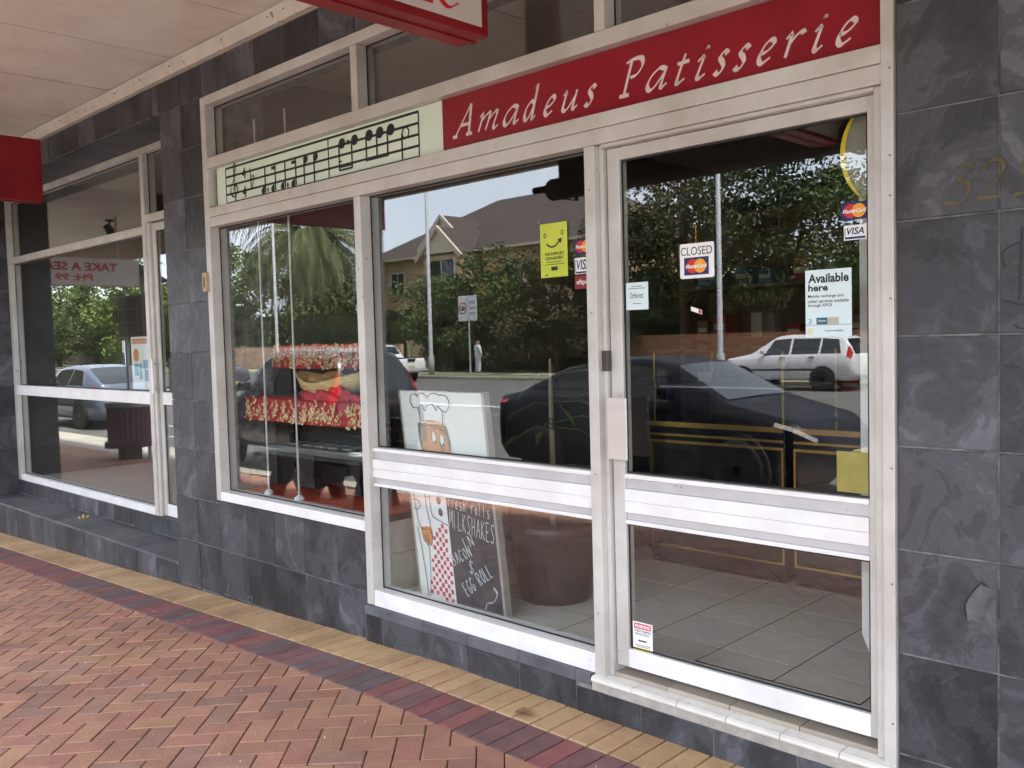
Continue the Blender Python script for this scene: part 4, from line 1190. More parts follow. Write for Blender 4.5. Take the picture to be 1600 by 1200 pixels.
ys = list(np.linspace(0.125, 0.98, 40)); n = len(xs); vs = []
rr = random.Random(3); W = [(rr.uniform(3, 16), rr.uniform(3, 16), rr.uniform(0, 6), rr.uniform(.2, 1)) for _ in range(12)]
for y in ys:
    for x in xs:
        h = sum(abs(math.sin(a_ * x + b_ * y + c_)) ** 1.5 * d_ for a_, b_, c_, d_ in W) / 12
        vs.append((x, y, 0.582 + .055 * h + (0.05 if y > .7 else 0) * (y - .7)))
m.add(vs, [(j * n + i, j * n + i + 1, (j + 1) * n + i + 1, (j + 1) * n + i) for j in range(len(ys) - 1) for i in range(n - 1)])
m.build('fabric', REDO, dc)

sh = thing('display_stand', 'dark two tier stand in the display window carrying red cloths', 'stand', (-4.5, 0.4, 0.6))
part('shelf', BLACKGLOSS, sh, (-5.30, -4.02, 0.20, 0.56, 1.165, 1.185))
part('shelf', BLACKGLOSS, sh, (-5.30, -4.22, 0.40, 0.56, 1.500, 1.515))
for b_ in ((-5.30, -5.27, 0.52, 0.56, 0.64, 1.50), (-4.25, -4.22, 0.52, 0.56, 0.64, 1.50)):
    part('upright', BLACKGLOSS, sh, b_)
def notes_on(parent, x0, x1, z0, z1, yf, count, seed):
    r = random.Random(seed); m = MB()
    for _ in range(count):
        x, z = r.uniform(x0, x1), r.uniform(z0, z1); s = r.uniform(.010, .021); a_ = r.uniform(-.9, .9); y = yf(z)
        ca, sa = math.cos(a_), math.sin(a_)
        R = lambda u, w: (x + (u * ca - w * sa) * s, y, z + (u * sa + w * ca) * s)
        m.add([R(.55 * math.cos(t), -1 + .4 * math.sin(t)) for t in [k * 1.0472 for k in range(6)]], [tuple(range(6))])
        m.quad(R(.4, -1), R(.62, -1), R(.62, 1.3), R(.4, 1.3))
        if r.random() < .5:
            m.quad(R(.62, 1.3), R(.62, .9), R(1.5, .7), R(1.5, 1.1)); m.quad(R(1.3, .9), R(1.5, .9), R(1.5, -.9), R(1.3, -.9))
            m.add([R(1.0 + .5 * math.cos(t), -.9 + .38 * math.sin(t)) for t in [k * 1.0472 for k in range(6)]], [tuple(range(6))])
        else:
            m.quad(R(.62, 1.3), R(.62, .8), R(1.2, .3), R(1.2, .6))
    return m.build('gold_notes', GOLDF, parent)
c1_ = thing('red_cloth', 'upper red cloth printed with gold music notes in the display window', 'fabric', (-4.5, 0.80, 1.52))
cloth([x for x in xs if x < -4.2], [(0.56, 1.518), (0.40, 1.521), (0.392, 1.505), (0.388, 1.46), (0.384, 1.41), (0.38, 1.372)], .005, 'fabric', REDF, c1_, 4)
notes_on(c1_, -5.29, -4.24, 1.385, 1.505, lambda z: 0.366, 170, 8)
c2_ = thing('red_cloth', 'lower red cloth printed with gold music notes over the display shelf edge', 'fabric', (-4.5, 0.2, 1.19))
cloth([x for x in xs if x < -4.0], [(0.56, 1.190), (0.30, 1.192), (0.20, 1.194), (0.19, 1.18), (0.184, 1.13), (0.178, 1.08), (0.174, 1.052)], .005, 'fabric', REDF, c2_, 5)
notes_on(c2_, -5.29, -4.04, 1.068, 1.182, lambda z: 0.160 + (z - 1.06) * .09, 170, 9)
# basket with bread
bk = thing('bread_basket', 'open woven gold basket of brown bread rolls on red tulle', 'basket', (-4.52, 0.3, 1.196))
WICK = pmat('basket_gold', (0.50, 0.35, 0.13), (0.66, 0.50, 0.22), scale=14, rough=0.6, stretch=(1, 1, 6))
m = MB(); m.smooth = True
bx, by = -4.52, 0.30
n = 28; vs = []
for k, (r_, z_) in enumerate(((.08, 1.196), (.14, 1.21), (.19, 1.26), (.225, 1.325), (.215, 1.33), (.17, 1.25))):
    for i in range(n):
        t = 2 * math.pi * i / n
        fl_ = 1.0 + (.18 * math.cos(2 * t) if k > 1 else 0)
        vs.append((bx + 1.25 * r_ * fl_ * math.cos(t), by + .62 * r_ * math.sin(t), z_ + (.03 * math.cos(2 * t) if k in (3, 4) else 0)))
m.add(vs, [(j * n + i, j * n + (i + 1) % n, (j + 1) * n + (i + 1) % n, (j + 1) * n + i) for j in range(5) for i in range(n)])
m.build('bowl', WICK, bk)
BUN = pmat('bread_crust', (0.30, 0.14, 0.045), (0.46, 0.26, 0.10), scale=7, rough=0.5)
for (x, y, z, r_, wh) in ((-4.64, .29, 1.305, .070, 'leftmost'), (-4.53, .33, 1.315, .075, 'rear middle'), (-4.42, .29, 1.305, .070, 'rightmost'), (-4.48, .24, 1.295, .055, 'smallest front')):
    br = thing('bread_roll', wh + ' brown bread roll in the gold basket of the display', 'bread', (x, y, z - r_ * .6), 'bread rolls in the basket')
    m = MB(); m.smooth = True
    m.lathe([(r_ * math.sin(math.pi * k / 8), -r_ * .62 * math.cos(math.pi * k / 8)) for k in range(9)], (x, y, z), 'z', 14); m.build('crust', BUN, br)
tl = thing('red_tulle', 'bunched sheer red tulle in front of the bread basket', 'fabric', (-4.6, 0.48, 1.17))
m = MB(); m.smooth = True
rr = random.Random(12)
n = 26; vs = []
for k in range(9):
    ph = math.pi * k / 8 * .5
    for i in range(n):
        t = 2 * math.pi * i / n
        q = 1 + .22 * math.sin(5 * t + k) + .12 * math.sin(9 * t)
        vs.append((-4.42 + .26 * math.cos(ph) * math.cos(t) * q, .215 + .04 * math.cos(ph) * math.sin(t) * q, 1.197 + .075 * math.sin(ph) * q))
m.add(vs, [(j * n + i, j * n + (i + 1) % n, (j + 1) * n + (i + 1) % n, (j + 1) * n + i) for j in range(8) for i in range(n)])
m.build('tulle', pmat('red_tulle', (0.38, 0.012, 0.03), (0.55, 0.03, 0.05), scale=14, rough=0.5), tl)
# toy piano
pn = thing('toy_piano', 'small black piano with grey keyboard shelf on red fabric in the display', 'piano', (-4.7, 0.5, 0.62))
GREYK = pmat('key_ivory', (0.22, 0.22, 0.20), rough=.3)
BK = pmat('piano_black', (0.012, 0.011, 0.012), (0.02, 0.018, 0.018), scale=6, rough=0.25)
bevel(part('case', BK, pn, (-4.98, -4.18, 0.40, 0.52, 0.86, 1.06)), .01)
bevel(part('keyboard_shelf', pmat('piano_grey', (0.10, 0.10, 0.09), (0.13, 0.13, 0.12), scale=5, rough=0.3), pn, (-5.05, -4.02, 0.17, 0.42, 0.868, 0.910)), .012)
part('fallboard', BK, pn, (-4.96, -4.20, 0.37, 0.40, 0.9105, 0.97))
for i in range(16):
    x = -4.94 + i * .046
    part('key', GREYK if i % 3 else BK, pn, (x, x + .043, 0.24, 0.36, 0.9105, 0.918))
for (xa, xb) in ((-4.86, -4.60), (-4.30, -4.14)):
    m = MB(); m.prism([(xa, .66), (xb, .66), (xb - .02, .75), (xb, .8675), (xa + .02, .8675), (xa + .07, .775), (xa + .03, .76)], 0.22, 0.34); m.build('leg', BK, pn)
bevel(part('pedal_base', BK, pn, (-4.96, -4.20, 0.42, 0.52, 0.66, 0.858)), .01)
for x in (-5.00, -4.66):
    o = thing('display_pole', 'thin white pole standing in the display window, %s one' % ('left' if x < -4.8 else 'right'), 'pole', (x, 0.145, 0.6))
    m = MB(); m.lathe([(0.0065, .60), (.0065, 2.9)], (x, .145, 0), 'z', 10); m.build('rod', ALUG, o)
    m = MB(); m.lathe([(0.03, .60), (.03, .615), (.012, .63)], (x, .145, 0), 'z', 10); m.build('foot', WHITE, o)

# ------------------------------------------------------------------ chef blackboard
bd = thing('menu_board', 'white board with cartoon chef and blackboard menu standing behind the window', 'sign board', (-3.3, 0.19, 0.2))
B0 = Vector((-3.605, 0.190, 0.2015)); BU = Vector((1, 0, 0)); BW = Vector((-0.0625, -0.046, 1.0)); BN = Vector((0, -1, -0.046))
def bm(u, w, l=0.0):
    return tuple(B0 + BU * u + BW * w + BN * l)
def slab(mb, u0, u1, w0, w1, l0, l1, mi=None):
    vs = [bm(u, w, l) for l in (l0, l1) for (u, w) in ((u0, w0), (u1, w0), (u1, w1), (u0, w1))]
    mb.add(vs, [(3, 2, 1, 0), (4, 5, 6, 7), (0, 1, 5, 4), (1, 2, 6, 5), (2, 3, 7, 6), (3, 0, 4, 7)], mi)
BWHT = pmat('board_white', (0.74, 0.76, 0.72), (0.80, 0.82, 0.79), scale=4, rough=0.5, speck=(14, 0.70, (0.55, 0.58, 0.55)))
m = MB(); slab(m, 0, 0.61, 0, 1.072, -0.030, 0); m.build('panel', BWHT, bd)
m = MB(); slab(m, 0.605, 0.622, -0.001, 1.076, -0.034, 0.004); slab(m, -0.008, 0.0, -0.001, 1.076, -0.034, 0.004); m.build('edge_frame', pmat('board_edge', (0.30, 0.27, 0.24), (0.4, 0.36, 0.33), scale=10, rough=0.6), bd)
m = MB(); slab(m, 0.272, 0.606, 0.004, 0.665, 0.0, 0.0012)
m.build('blackboard', pmat('chalk_board', (0.028, 0.030, 0.034), (0.060, 0.062, 0.067), scale=3, rough=0.75, dist=2.0), bd)
SKIN = pmat('paint_skin', (0.60, 0.25, 0.085), (0.66, 0.29, 0.10), scale=8, rough=0.5)
HAIRP = pmat('paint_hair', (0.26, 0.19, 0.13), rough=0.5)
GREYP = pmat('paint_grey', (0.42, 0.44, 0.44), rough=0.5)
def fill(poly, mat, l, name):
    P = smooth_path(list(poly) + [poly[0]], 4)[:-1]
    m = MB(); m.add([bm(u, w, l) for u, w in P], [tuple(range(len(P)))]); m.build(name, mat, bd)
bmp = lambda u, w, l: bm(u, w, .0042 + l)
ol = MB()
# hat
fill([(.145, .90), (.135, 1.0), (.09, 1.0), (.075, 1.04), (.11, 1.062), (.16, 1.055), (.21, 1.066), (.27, 1.055), (.33, 1.06), (.372, 1.03), (.36, .985), (.325, .98), (.31, .895), (.22, .91)], WHITE, .0010, 'hat')
fill([(.147, .90), (.137, .985), (.165, .985), (.172, .905)], GREYP, .0016, 'hat_shade')
for q in ([(.145, .90), (.135, .985), (.098, .99), (.078, 1.03), (.108, 1.060), (.135, 1.05)], [(.13, 1.045), (.17, 1.064), (.215, 1.05)], [(.205, 1.04), (.26, 1.065), (.32, 1.055)], [(.31, 1.06), (.362, 1.05), (.375, 1.01), (.345, .975), (.322, .975), (.308, .895)],
          [(.135, .985), (.165, 1.005), (.185, .975), (.205, 1.0), (.25, 1.008), (.275, .98), (.285, 1.002), (.322, .975)], [(.148, .888), (.22, .905), (.31, .882)], [(.147, .902), (.22, .918), (.308, .897)]):
    pen(ol, q, .006, .5, 40, bmp)
# head
HD = lambda P: [(.232 + (u - .232) * 1.22, w + .022 + (w - .85) * .1) for u, w in P]
fill(HD([(.15, .888), (.22, .903), (.308, .880), (.325, .80), (.318, .72), (.28, .66), (.20, .655), (.16, .70), (.148, .78)]), SKIN, .0012, 'face')
fill(HD([(.138, .885), (.188, .893), (.190, .84), (.182, .800), (.160, .805), (.150, .78), (.138, .80)]), HAIRP, .0020, 'hair')
fill(HD([(.300, .878), (.312, .878), (.330, .80), (.318, .775)]), HAIRP, .0020, 'hair')
for (cu, cw) in HD([(.234, .825), (.283, .815)]):
    m = MB(); m.add([bm(cu + .016 * math.cos(t), cw + .031 * math.sin(t), .0024) for t in [k * .349 for k in range(18)]], [tuple(range(18))]); m.build('eye', WHITE, bd)
    m = MB(); m.add([bm(cu + .006 + .007 * math.cos(t), cw - .022 + .007 * math.sin(t), .0030) for t in [k * .628 for k in range(10)]], [tuple(range(10))]); m.build('pupil', INK, bd)
    pen(ol, [(cu + .016 * math.cos(t), cw + .031 * math.sin(t)) for t in [k * .5236 for k in range(13)]], .0035, .7, 40, bmp)
for q in ([(.205, .855), (.225, .873), (.25, .858)], [(.272, .852), (.29, .862), (.308, .845)], [(.268, .80), (.28, .765), (.272, .735), (.25, .738)], [(.215, .725), (.245, .70), (.285, .705), (.31, .735)], [(.15, .888), (.147, .80), (.160, .70), (.2, .655)], [(.31, .88), (.330, .80), (.316, .72)], [(.165, .80), (.155, .79), (.158, .765), (.17, .76)]):
    pen(ol, HD(q), .005, .5, 40, bmp)
# jacket, arm, hand
fill([(.02, 0.570), (.27, 0.570), (.27, 0.410), (.20, 0.420), (.15, 0.450), (.13, 0.370), (.06, 0.370), (.03, 0.460)], WHITE, .0010, 'jacket')
fill([(.060, 0.372), (.13, 0.378), (.140, 0.330), (.122, 0.285), (.112, 0.300), (.10, 0.280), (.09, 0.300), (.072, 0.310)], SKIN, .0020, 'hand')
fill([(.395, 0.578), (.44, 0.578), (.445, 0.555), (.43, 0.542), (.41, 0.545), (.398, 0.555)], SKIN, .0022, 'hand')
for q in ([(.025, 0.570), (.035, 0.460), (.055, 0.372), (.13, 0.376), (.12, 0.470), (.115, 0.570)], [(.15, 0.570), (.155, 0.450), (.20, 0.425), (.27, 0.405)], [(.01, 0.510), (.055, 0.510), (.07, 0.485), (.05, 0.463), (.018, 0.465)], [(.06, 0.370), (.07, 0.310), (.09, 0.295), (.1, 0.280), (.112, 0.298), (.124, 0.285), (.14, 0.330), (.132, 0.375)], [(.085, 0.340), (.088, 0.300)], [(.103, 0.340), (.108, 0.298)], [(.03, 0.370), (.05, 0.210), (.06, 0.030), (.04, -0.070)], [(.105, 0.290), (.10, 0.160), (.075, 0.010), (.05, -0.080)]):
    pen(ol, q, .005, .5, 40, bmp)
for (cu, cw) in ((.215, 0.525), (.222, 0.465)):
    m = MB(); m.add([bm(cu + .017 * math.cos(t), cw + .021 * math.sin(t), .0024) for t in [k * .449 for k in range(14)]], [tuple(range(14))]); m.build('button', pmat('paint_button%d' % int(cw * 1000), (0.07, 0.07, 0.07), rough=.5), bd)
ol.build('outline', pmat('paint_outline', (0.03, 0.03, 0.03), rough=.5), bd)
# checked apron
CH = pmat('paint_check_red', (0.50, 0.035, 0.04), (0.6, 0.08, 0.08), scale=20, rough=0.5)
fill([(.135, .41), (.27, .40), (.27, .004), (.052, .004), (.085, .10), (.105, .20), (.118, .29), (.14, .33)], WHITE, .0009, 'apron')
m = MB(); r = random.Random(2)
for iy in range(21):
    w = .008 + iy * .0235
    for ix in range(10):
        u = .055 + ix * .0225 + iy * .0015
        lo = .055 + .11 * min(1, w / .42)
        if (ix + iy) % 2 == 0 and lo < u and u + .019 < .268 and w < .385 and r.random() < .93:
            j = [r.uniform(-.0025, .0025) for _ in range(8)]
            m.quad(bm(u + j[0], w + j[1], .0016), bm(u + .0205 + j[2], w + j[3], .0016), bm(u + .0205 + j[4], w + .021 + j[5], .0016), bm(u + j[6], w + .021 + j[7], .0016))
m.build('apron_checks', CH, bd)
# chalk writing
SF = {'F': [[(0, 0), (.05, 1)], [(.05, 1), (.6, 1)], [(.02, .55), (.45, .55)]], 'r': [[(0, .6), (.05, 0)], [(.03, .4), (.25, .62), (.4, .55)]], 'e': [[(0, .3), (.4, .35), (.3, .6), (.05, .45), (.1, .05), (.4, .1)]],
      's': [[(.38, .55), (.1, .55), (.12, .35), (.38, .25), (.3, .02), (0, .05)]], 'h': [[(0, 1), (0, 0)], [(0, .4), (.25, .6), (.35, .4), (.36, 0)]], 'o': [[(.2, .6), (0, .3), (.2, 0), (.4, .3), (.2, .6)]], 'l': [[(.1, 1), (.1, 0)]],
      'M': [[(0, 0), (.1, 1)], [(.1, 1), (.35, .3)], [(.35, .3), (.6, 1)], [(.6, 1), (.7, 0)]], 'I': [[(.1, 1), (.12, 0)]], 'L': [[(0, 1), (0, 0)], [(0, 0), (.5, .02)]], 'K': [[(0, 1), (0, 0)], [(.5, 1), (0, .5)], [(0, .5), (.55, 0)]],
      'S': [[(.5, .9), (.25, 1), (.05, .8), (.25, .52), (.48, .28), (.28, 0), (0, .1)]], 'H': [[(0, 1), (0, 0)], [(.5, 1), (.5, 0)], [(0, .5), (.5, .5)]], 'A': [[(0, 0), (.28, 1)], [(.28, 1), (.58, 0)], [(.1, .4), (.46, .4)]],
      'E': [[(0, 1), (0, 0)], [(0, 1), (.5, 1)], [(0, .5), (.4, .5)], [(0, 0), (.5, 0)]], 'N': [[(0, 0), (0, 1)], [(0, 1), (.5, 0)], [(.5, 0), (.5, 1)]], 'B': [[(0, 0), (0, 1)], [(0, 1), (.4, .9), (.38, .6), (0, .52)], [(0, .52), (.5, .45), (.45, .05), (0, 0)]],
      'C': [[(.5, .85), (.25, 1), (0, .5), (.25, 0), (.5, .15)]], 'O': [[(.28, 1), (0, .5), (.28, 0), (.56, .5), (.28, 1)]], 'G': [[(.5, .85), (.25, 1), (0, .5), (.25, 0), (.5, .15), (.5, .45)], [(.3, .45), (.52, .45)]],
      'R': [[(0, 0), (0, 1)], [(0, 1), (.45, .9), (.4, .58), (0, .5)], [(.1, .5), (.5, 0)]], '$': [[(.5, .85), (.25, .95), (.05, .75), (.25, .5), (.48, .28), (.28, .05), (0, .15)], [(.28, 1.15), (.24, -.1)]], '&': [[(.55, 0), (.1, .8), (.25, 1), (.4, .8), (.02, .25), (.2, 0), (.55, .4)]]}
chalk = pmat('chalk', (0.42, 0.44, 0.47), (0.62, 0.64, 0.66), scale=90, rough=0.9)
def write(txt, u, w, h, adv, ang=0.0, wd=.0052, step=0.0):
    m = MB(); ca, sa = math.cos(rad(ang)), math.sin(rad(ang)); x = 0.0; r = random.Random(len(txt))
    for ch in txt:
        if ch != ' ':
            for s in SF[ch]:
                q = [(u + ((x + p[0] * adv * 1.15) * ca - p[1] * h * sa), w + ((x + p[0] * adv * 1.15) * sa + p[1] * h * ca)) for p in s]
                pen(m, q, wd, .55, 60, bmp, len(s) > 2, n=4)
        x += adv
    m.build('chalk_writing', chalk, bd)
write('Fresh rolls', .288, .500, .066, .0275, -5, .0068)
write('MILKSHAKES', .280, .400, .092, .0325, -8, .0068)
write('IN', .385, .300, .055, .045, 25, .0068)
write('BACON', .285, .205, .055, .034, 26, .0068)
write('$', .395, .185, .065, .05, 0, .0068)
write('EGG ROLL', .365, .065, .066, .031, 34, .0068)
m = MB(); pen(m, [(.485, .025), (.50, .055), (.545, .07), (.575, .115), (.555, .14)], .012, .35, 40, bmp); m.build('chalk_flourish', chalk, bd)

# ------------------------------------------------------------------ potted plant
pt = thing('potted_plant', 'sparse leafy plant on a thin pale stem in a large dark plastic pot', 'plant', (-3.05, 0.62, 0.2))
m = MB(); m.smooth = True
m.lathe([(.0, .203), (.175, .203), (.185, .22), (.215, .50), (.232, .53), (.262, .545), (.268, .60), (.25, .61), (.235, .59), (.0, .565)], (-3.06, .62, 0), 'z', 28, close=False)
m.build('pot', pmat('pot_plastic', (0.022, 0.018, 0.018), (0.03, 0.026, 0.026), scale=5, rough=0.42), pt)
m = MB(); m.tube([(-3.06, .62, .56), (-3.055, .62, .9), (-3.05, .61, 1.2), (-3.04, .6, 1.42)], [.018, .015, .012, .006], 8); m.build('stem', pmat('pale_bark', (0.24, 0.18, 0.13), (0.30, 0.24, 0.18), scale=20, rough=.8), pt)
LEAFP = pmat('plant_leaf', (0.05, 0.07, 0.025), (0.11, 0.12, 0.04), scale=9, rough=0.5)
r = random.Random(21)
for k in range(11):
    z = r.uniform(1.0, 1.40); a_ = r.uniform(0, 6.28); d = r.uniform(.12, .34)
    b0 = Vector((-3.04, .61, z)); tip = b0 + Vector((math.cos(a_) * d, math.sin(a_) * d * .6, r.uniform(-.12, .08)))
    m = MB(); m.tube([b0, (b0 + tip) / 2 + Vector((0, 0, .03)), tip], .003, 5)
    dirv = (tip - b0).normalized(); side = dirv.cross(Vector((0, 0, 1))).normalized() * .020; L_ = .085
    q = [tip - dirv * .01, tip + dirv * L_ * .35 + side, tip + dirv * L_ * .75 + side * .6 + Vector((0, 0, -.02)), tip + dirv * L_ + Vector((0, 0, -.05)), tip + dirv * L_ * .75 - side * .6 + Vector((0, 0, -.02)), tip + dirv * L_ * .35 - side]
    m.add(q, [(0, 1, 2), (0, 2, 3), (0, 3, 4), (0, 4, 5)])
    m.build('leaf', LEAFP, pt)

# ------------------------------------------------------------------ freezer, counter, shelves
fz_ = thing('drinks_fridge', 'dark drinks fridge cabinet behind the potted plant', 'fridge', (-3.6, 1.6, 0.2))
bevel(part('cabinet', pmat('fridge_black', (0.020, 0.020, 0.021), (0.03, 0.03, 0.03), scale=2, rough=0.4), fz_, (-4.02, -3.22, 1.25, 1.9, 0.24, 1.22)), .02)
bevel(part('lid', RUBBER, fz_, (-4.04, -3.20, 1.23, 1.92, 1.222, 1.27)), .01)
part('foot', RUBBER, fz_, (-4.0, -3.9, 1.3, 1.4, .2015, .24), (-3.34, -3.24, 1.3, 1.4, .2015, .24), (-4.0, -3.9, 1.8, 1.9, .2015, .24), (-3.34, -3.24, 1.8, 1.9, .2015, .24))
cn = thing('serving_counter', 'black glossy serving counter edged with thin gold trims', 'counter', (-2.3, 1.9, 0.2))
for (xa, xb, zt) in ((-3.12, -2.265, 1.02), (-2.215, -1.55, 1.02)):
    bevel(part('cabinet', BLACKGLOSS, cn, (xa, xb, 1.55, 2.25, 0.202, zt)), .004)
    for (z0, z1) in ((zt - .022, zt + .006), (zt - .075, zt - .062), (zt - .115, zt - .10), (.30, .312)):
        part('trim', GOLD, cn, (xa + .003, xb - .003, 1.538, 1.5495, z0, z1))
    for x in (xa + .003, xb - .015):
        part('trim', GOLD, cn, (x, x + .012, 1.538, 1.5495, .313, zt - .116))
gc = thing('glass_cabinet', 'glass topped cake cabinet with gold corner posts on the counter', 'cabinet', (-2.7, 1.9, 1.03))
for (x, y) in ((-3.1, 1.57), (-2.29, 1.57), (-3.1, 2.2), (-2.29, 2.2)):
    part('post', GOLD, gc, (x, x + .012, y, y + .012, 1.027, 1.42))
part('top', BLACKGLOSS, gc, (-3.12, -2.26, 1.55, 2.24, 1.42, 1.44))
m = MB(); m.box(-3.08, -2.30, 1.574, 1.580, 1.03, 1.418); m.build('pane', CASEGLASS, gc)
part('shelf', ALUG, gc, (-3.08, -2.30, 1.6, 2.18, 1.22, 1.228))
shf = thing('wall_shelves', 'dark timber shelves on the back wall of the shop', 'shelf', (-2.8, 4.3, 0.2))
WOOD = pmat('dark_timber', (0.09, 0.045, 0.025), (0.15, 0.08, 0.045), scale=4, rough=0.5, stretch=(1, 8, 8), world=True)
part('side', WOOD, shf, (-4.6, -4.55, 4.1, 4.5, .2015, 2.6), (-1.2, -1.15, 4.1, 4.5, .2015, 2.6))
for z in (.5, 1.0, 1.45, 1.9, 2.35):
    part('shelf', WOOD, shf, (-4.55, -1.2, 4.1, 4.5, z, z + .03))
part('back', WOOD, shf, (-4.55, -1.2, 4.5, 4.52, .2015, 2.6))
r = random.Random(9)
CB = [pmat('carton_%s' % n_, c_, rough=.5) for n_, c_ in (('red', (0.35, 0.03, 0.03)), ('cream', (0.5, 0.42, 0.28)), ('green', (0.06, 0.16, 0.07)), ('brown', (0.18, 0.09, 0.05)), ('blue', (0.05, 0.08, 0.2)))]
NUMW = ['zero', 'one', 'two', 'three', 'four', 'five', 'six', 'seven', 'eight', 'nine', 'ten', 'eleven', 'twelve', 'thirteen', 'fourteen', 'fifteen', 'sixteen', 'seventeen', 'eighteen', 'nineteen', 'twenty', 'twentyone', 'twentytwo', 'twentythree', 'twentyfour']
CW_ = ('red', 'cream', 'green', 'brown', 'blue')
for z in (1.03, 1.48, 1.93):
    x = -4.45; cnt = 0
    while x < -1.4:
        w = r.uniform(.10, .20); h = r.uniform(.10, .24); k = r.randrange(5); cnt += 1
        row = {1.03: 'lowest', 1.48: 'middle', 1.93: 'top'}[z]
        o = thing('carton', '%s carton, number %s from left on the %s full back shelf' % (CW_[k], NUMW[cnt], row), 'carton', (x + w / 2, 4.25, z), 'cartons on the back shelves')
        bevel(part('box', CB[k], o, (x, x + w, 4.15, 4.38, z + .0005, z + h)), .004)
        part('print_band', CB[1], o, (x + .01, x + w - .01, 4.1485, 4.1498, z + h * .35, z + h * .6))
        x += w + r.uniform(.03, .25)
# white roller track beside the door
rt = thing('shutter_track', 'white vertical shutter track hanging just inside the door at the right', 'track', (-1.28, 0.28, 0.44))
hollow('track', ALUW, rt, -1.312, -1.275, 0.26, 0.30, 0.47, 2.6)
hollow('track', ALU, rt, -1.262, -1.215, 0.26, 0.30, 0.40, 2.6)
m = MB(); m.prism([(-1.312, .47), (-1.275, .47), (-1.262, .40), (-1.285, .405)], .262, .298); m.build('end_cap', ALUW, rt)

# ================================================================== STREET (seen reflected in the glass)
# ---- litter bin
bn = thing('litter_bin', 'burgundy fluted litter bin with grey lid on a square post by the kerb', 'bin', (-14.9, -2.7, fz(-14.9, -2.7)))
bx_, by_, bz_ = -14.9, -2.7, fz(-14.9, -2.7)
BURG = pmat('burgundy_plastic', (0.075, 0.022, 0.032), (0.10, 0.032, 0.044), scale=6, rough=0.45)
m = MB(); m.smooth = False
n = 48; prof = [(.36, .22), (.36, .26), (.335, .27), (.335, .86), (.32, .88)]
vs = []
for (r_, h) in prof:
    for k in range(n):
        t = 2 * math.pi * k / n; q = r_ - (.012 if (k % 2 and .265 < h < .87) else 0)
        vs.append((bx_ + q * math.cos(t), by_ + q * math.sin(t), bz_ + h))
m.add(vs, [(j * n + i, j * n + (i + 1) % n, (j + 1) * n + (i + 1) % n, (j + 1) * n + i) for j in range(len(prof) - 1) for i in range(n)] + [tuple(range(n))[::-1]])
m.build('body', BURG, bn)
m = MB(); m.lathe([(.40, .20), (.41, .22), (.41, .29), (.38, .30)], (bx_, by_, bz_), 'z', 8); m.build('base_rim', BURG, bn)
m = MB(); m.lathe([(.30, .95), (.36, .93), (.365, .86), (.35, .85)], (bx_, by_, bz_), 'z', 24); m.build('lid', pmat('bin_lid', (0.20, 0.21, 0.22), (0.27, 0.28, 0.29), scale=5, rough=.4), bn)
part('post', pmat('bin_post', (0.05, 0.04, 0.04), rough=.6), bn, (bx_ - .14, bx_ + .14, by_ - .14, by_ + .14, bz_ - .02, bz_ + .21))
part('mouth', RUBBER, bn, (bx_ + .12, bx_ + .355, by_ + .10, by_ + .33, bz_ + .80, bz_ + .845))

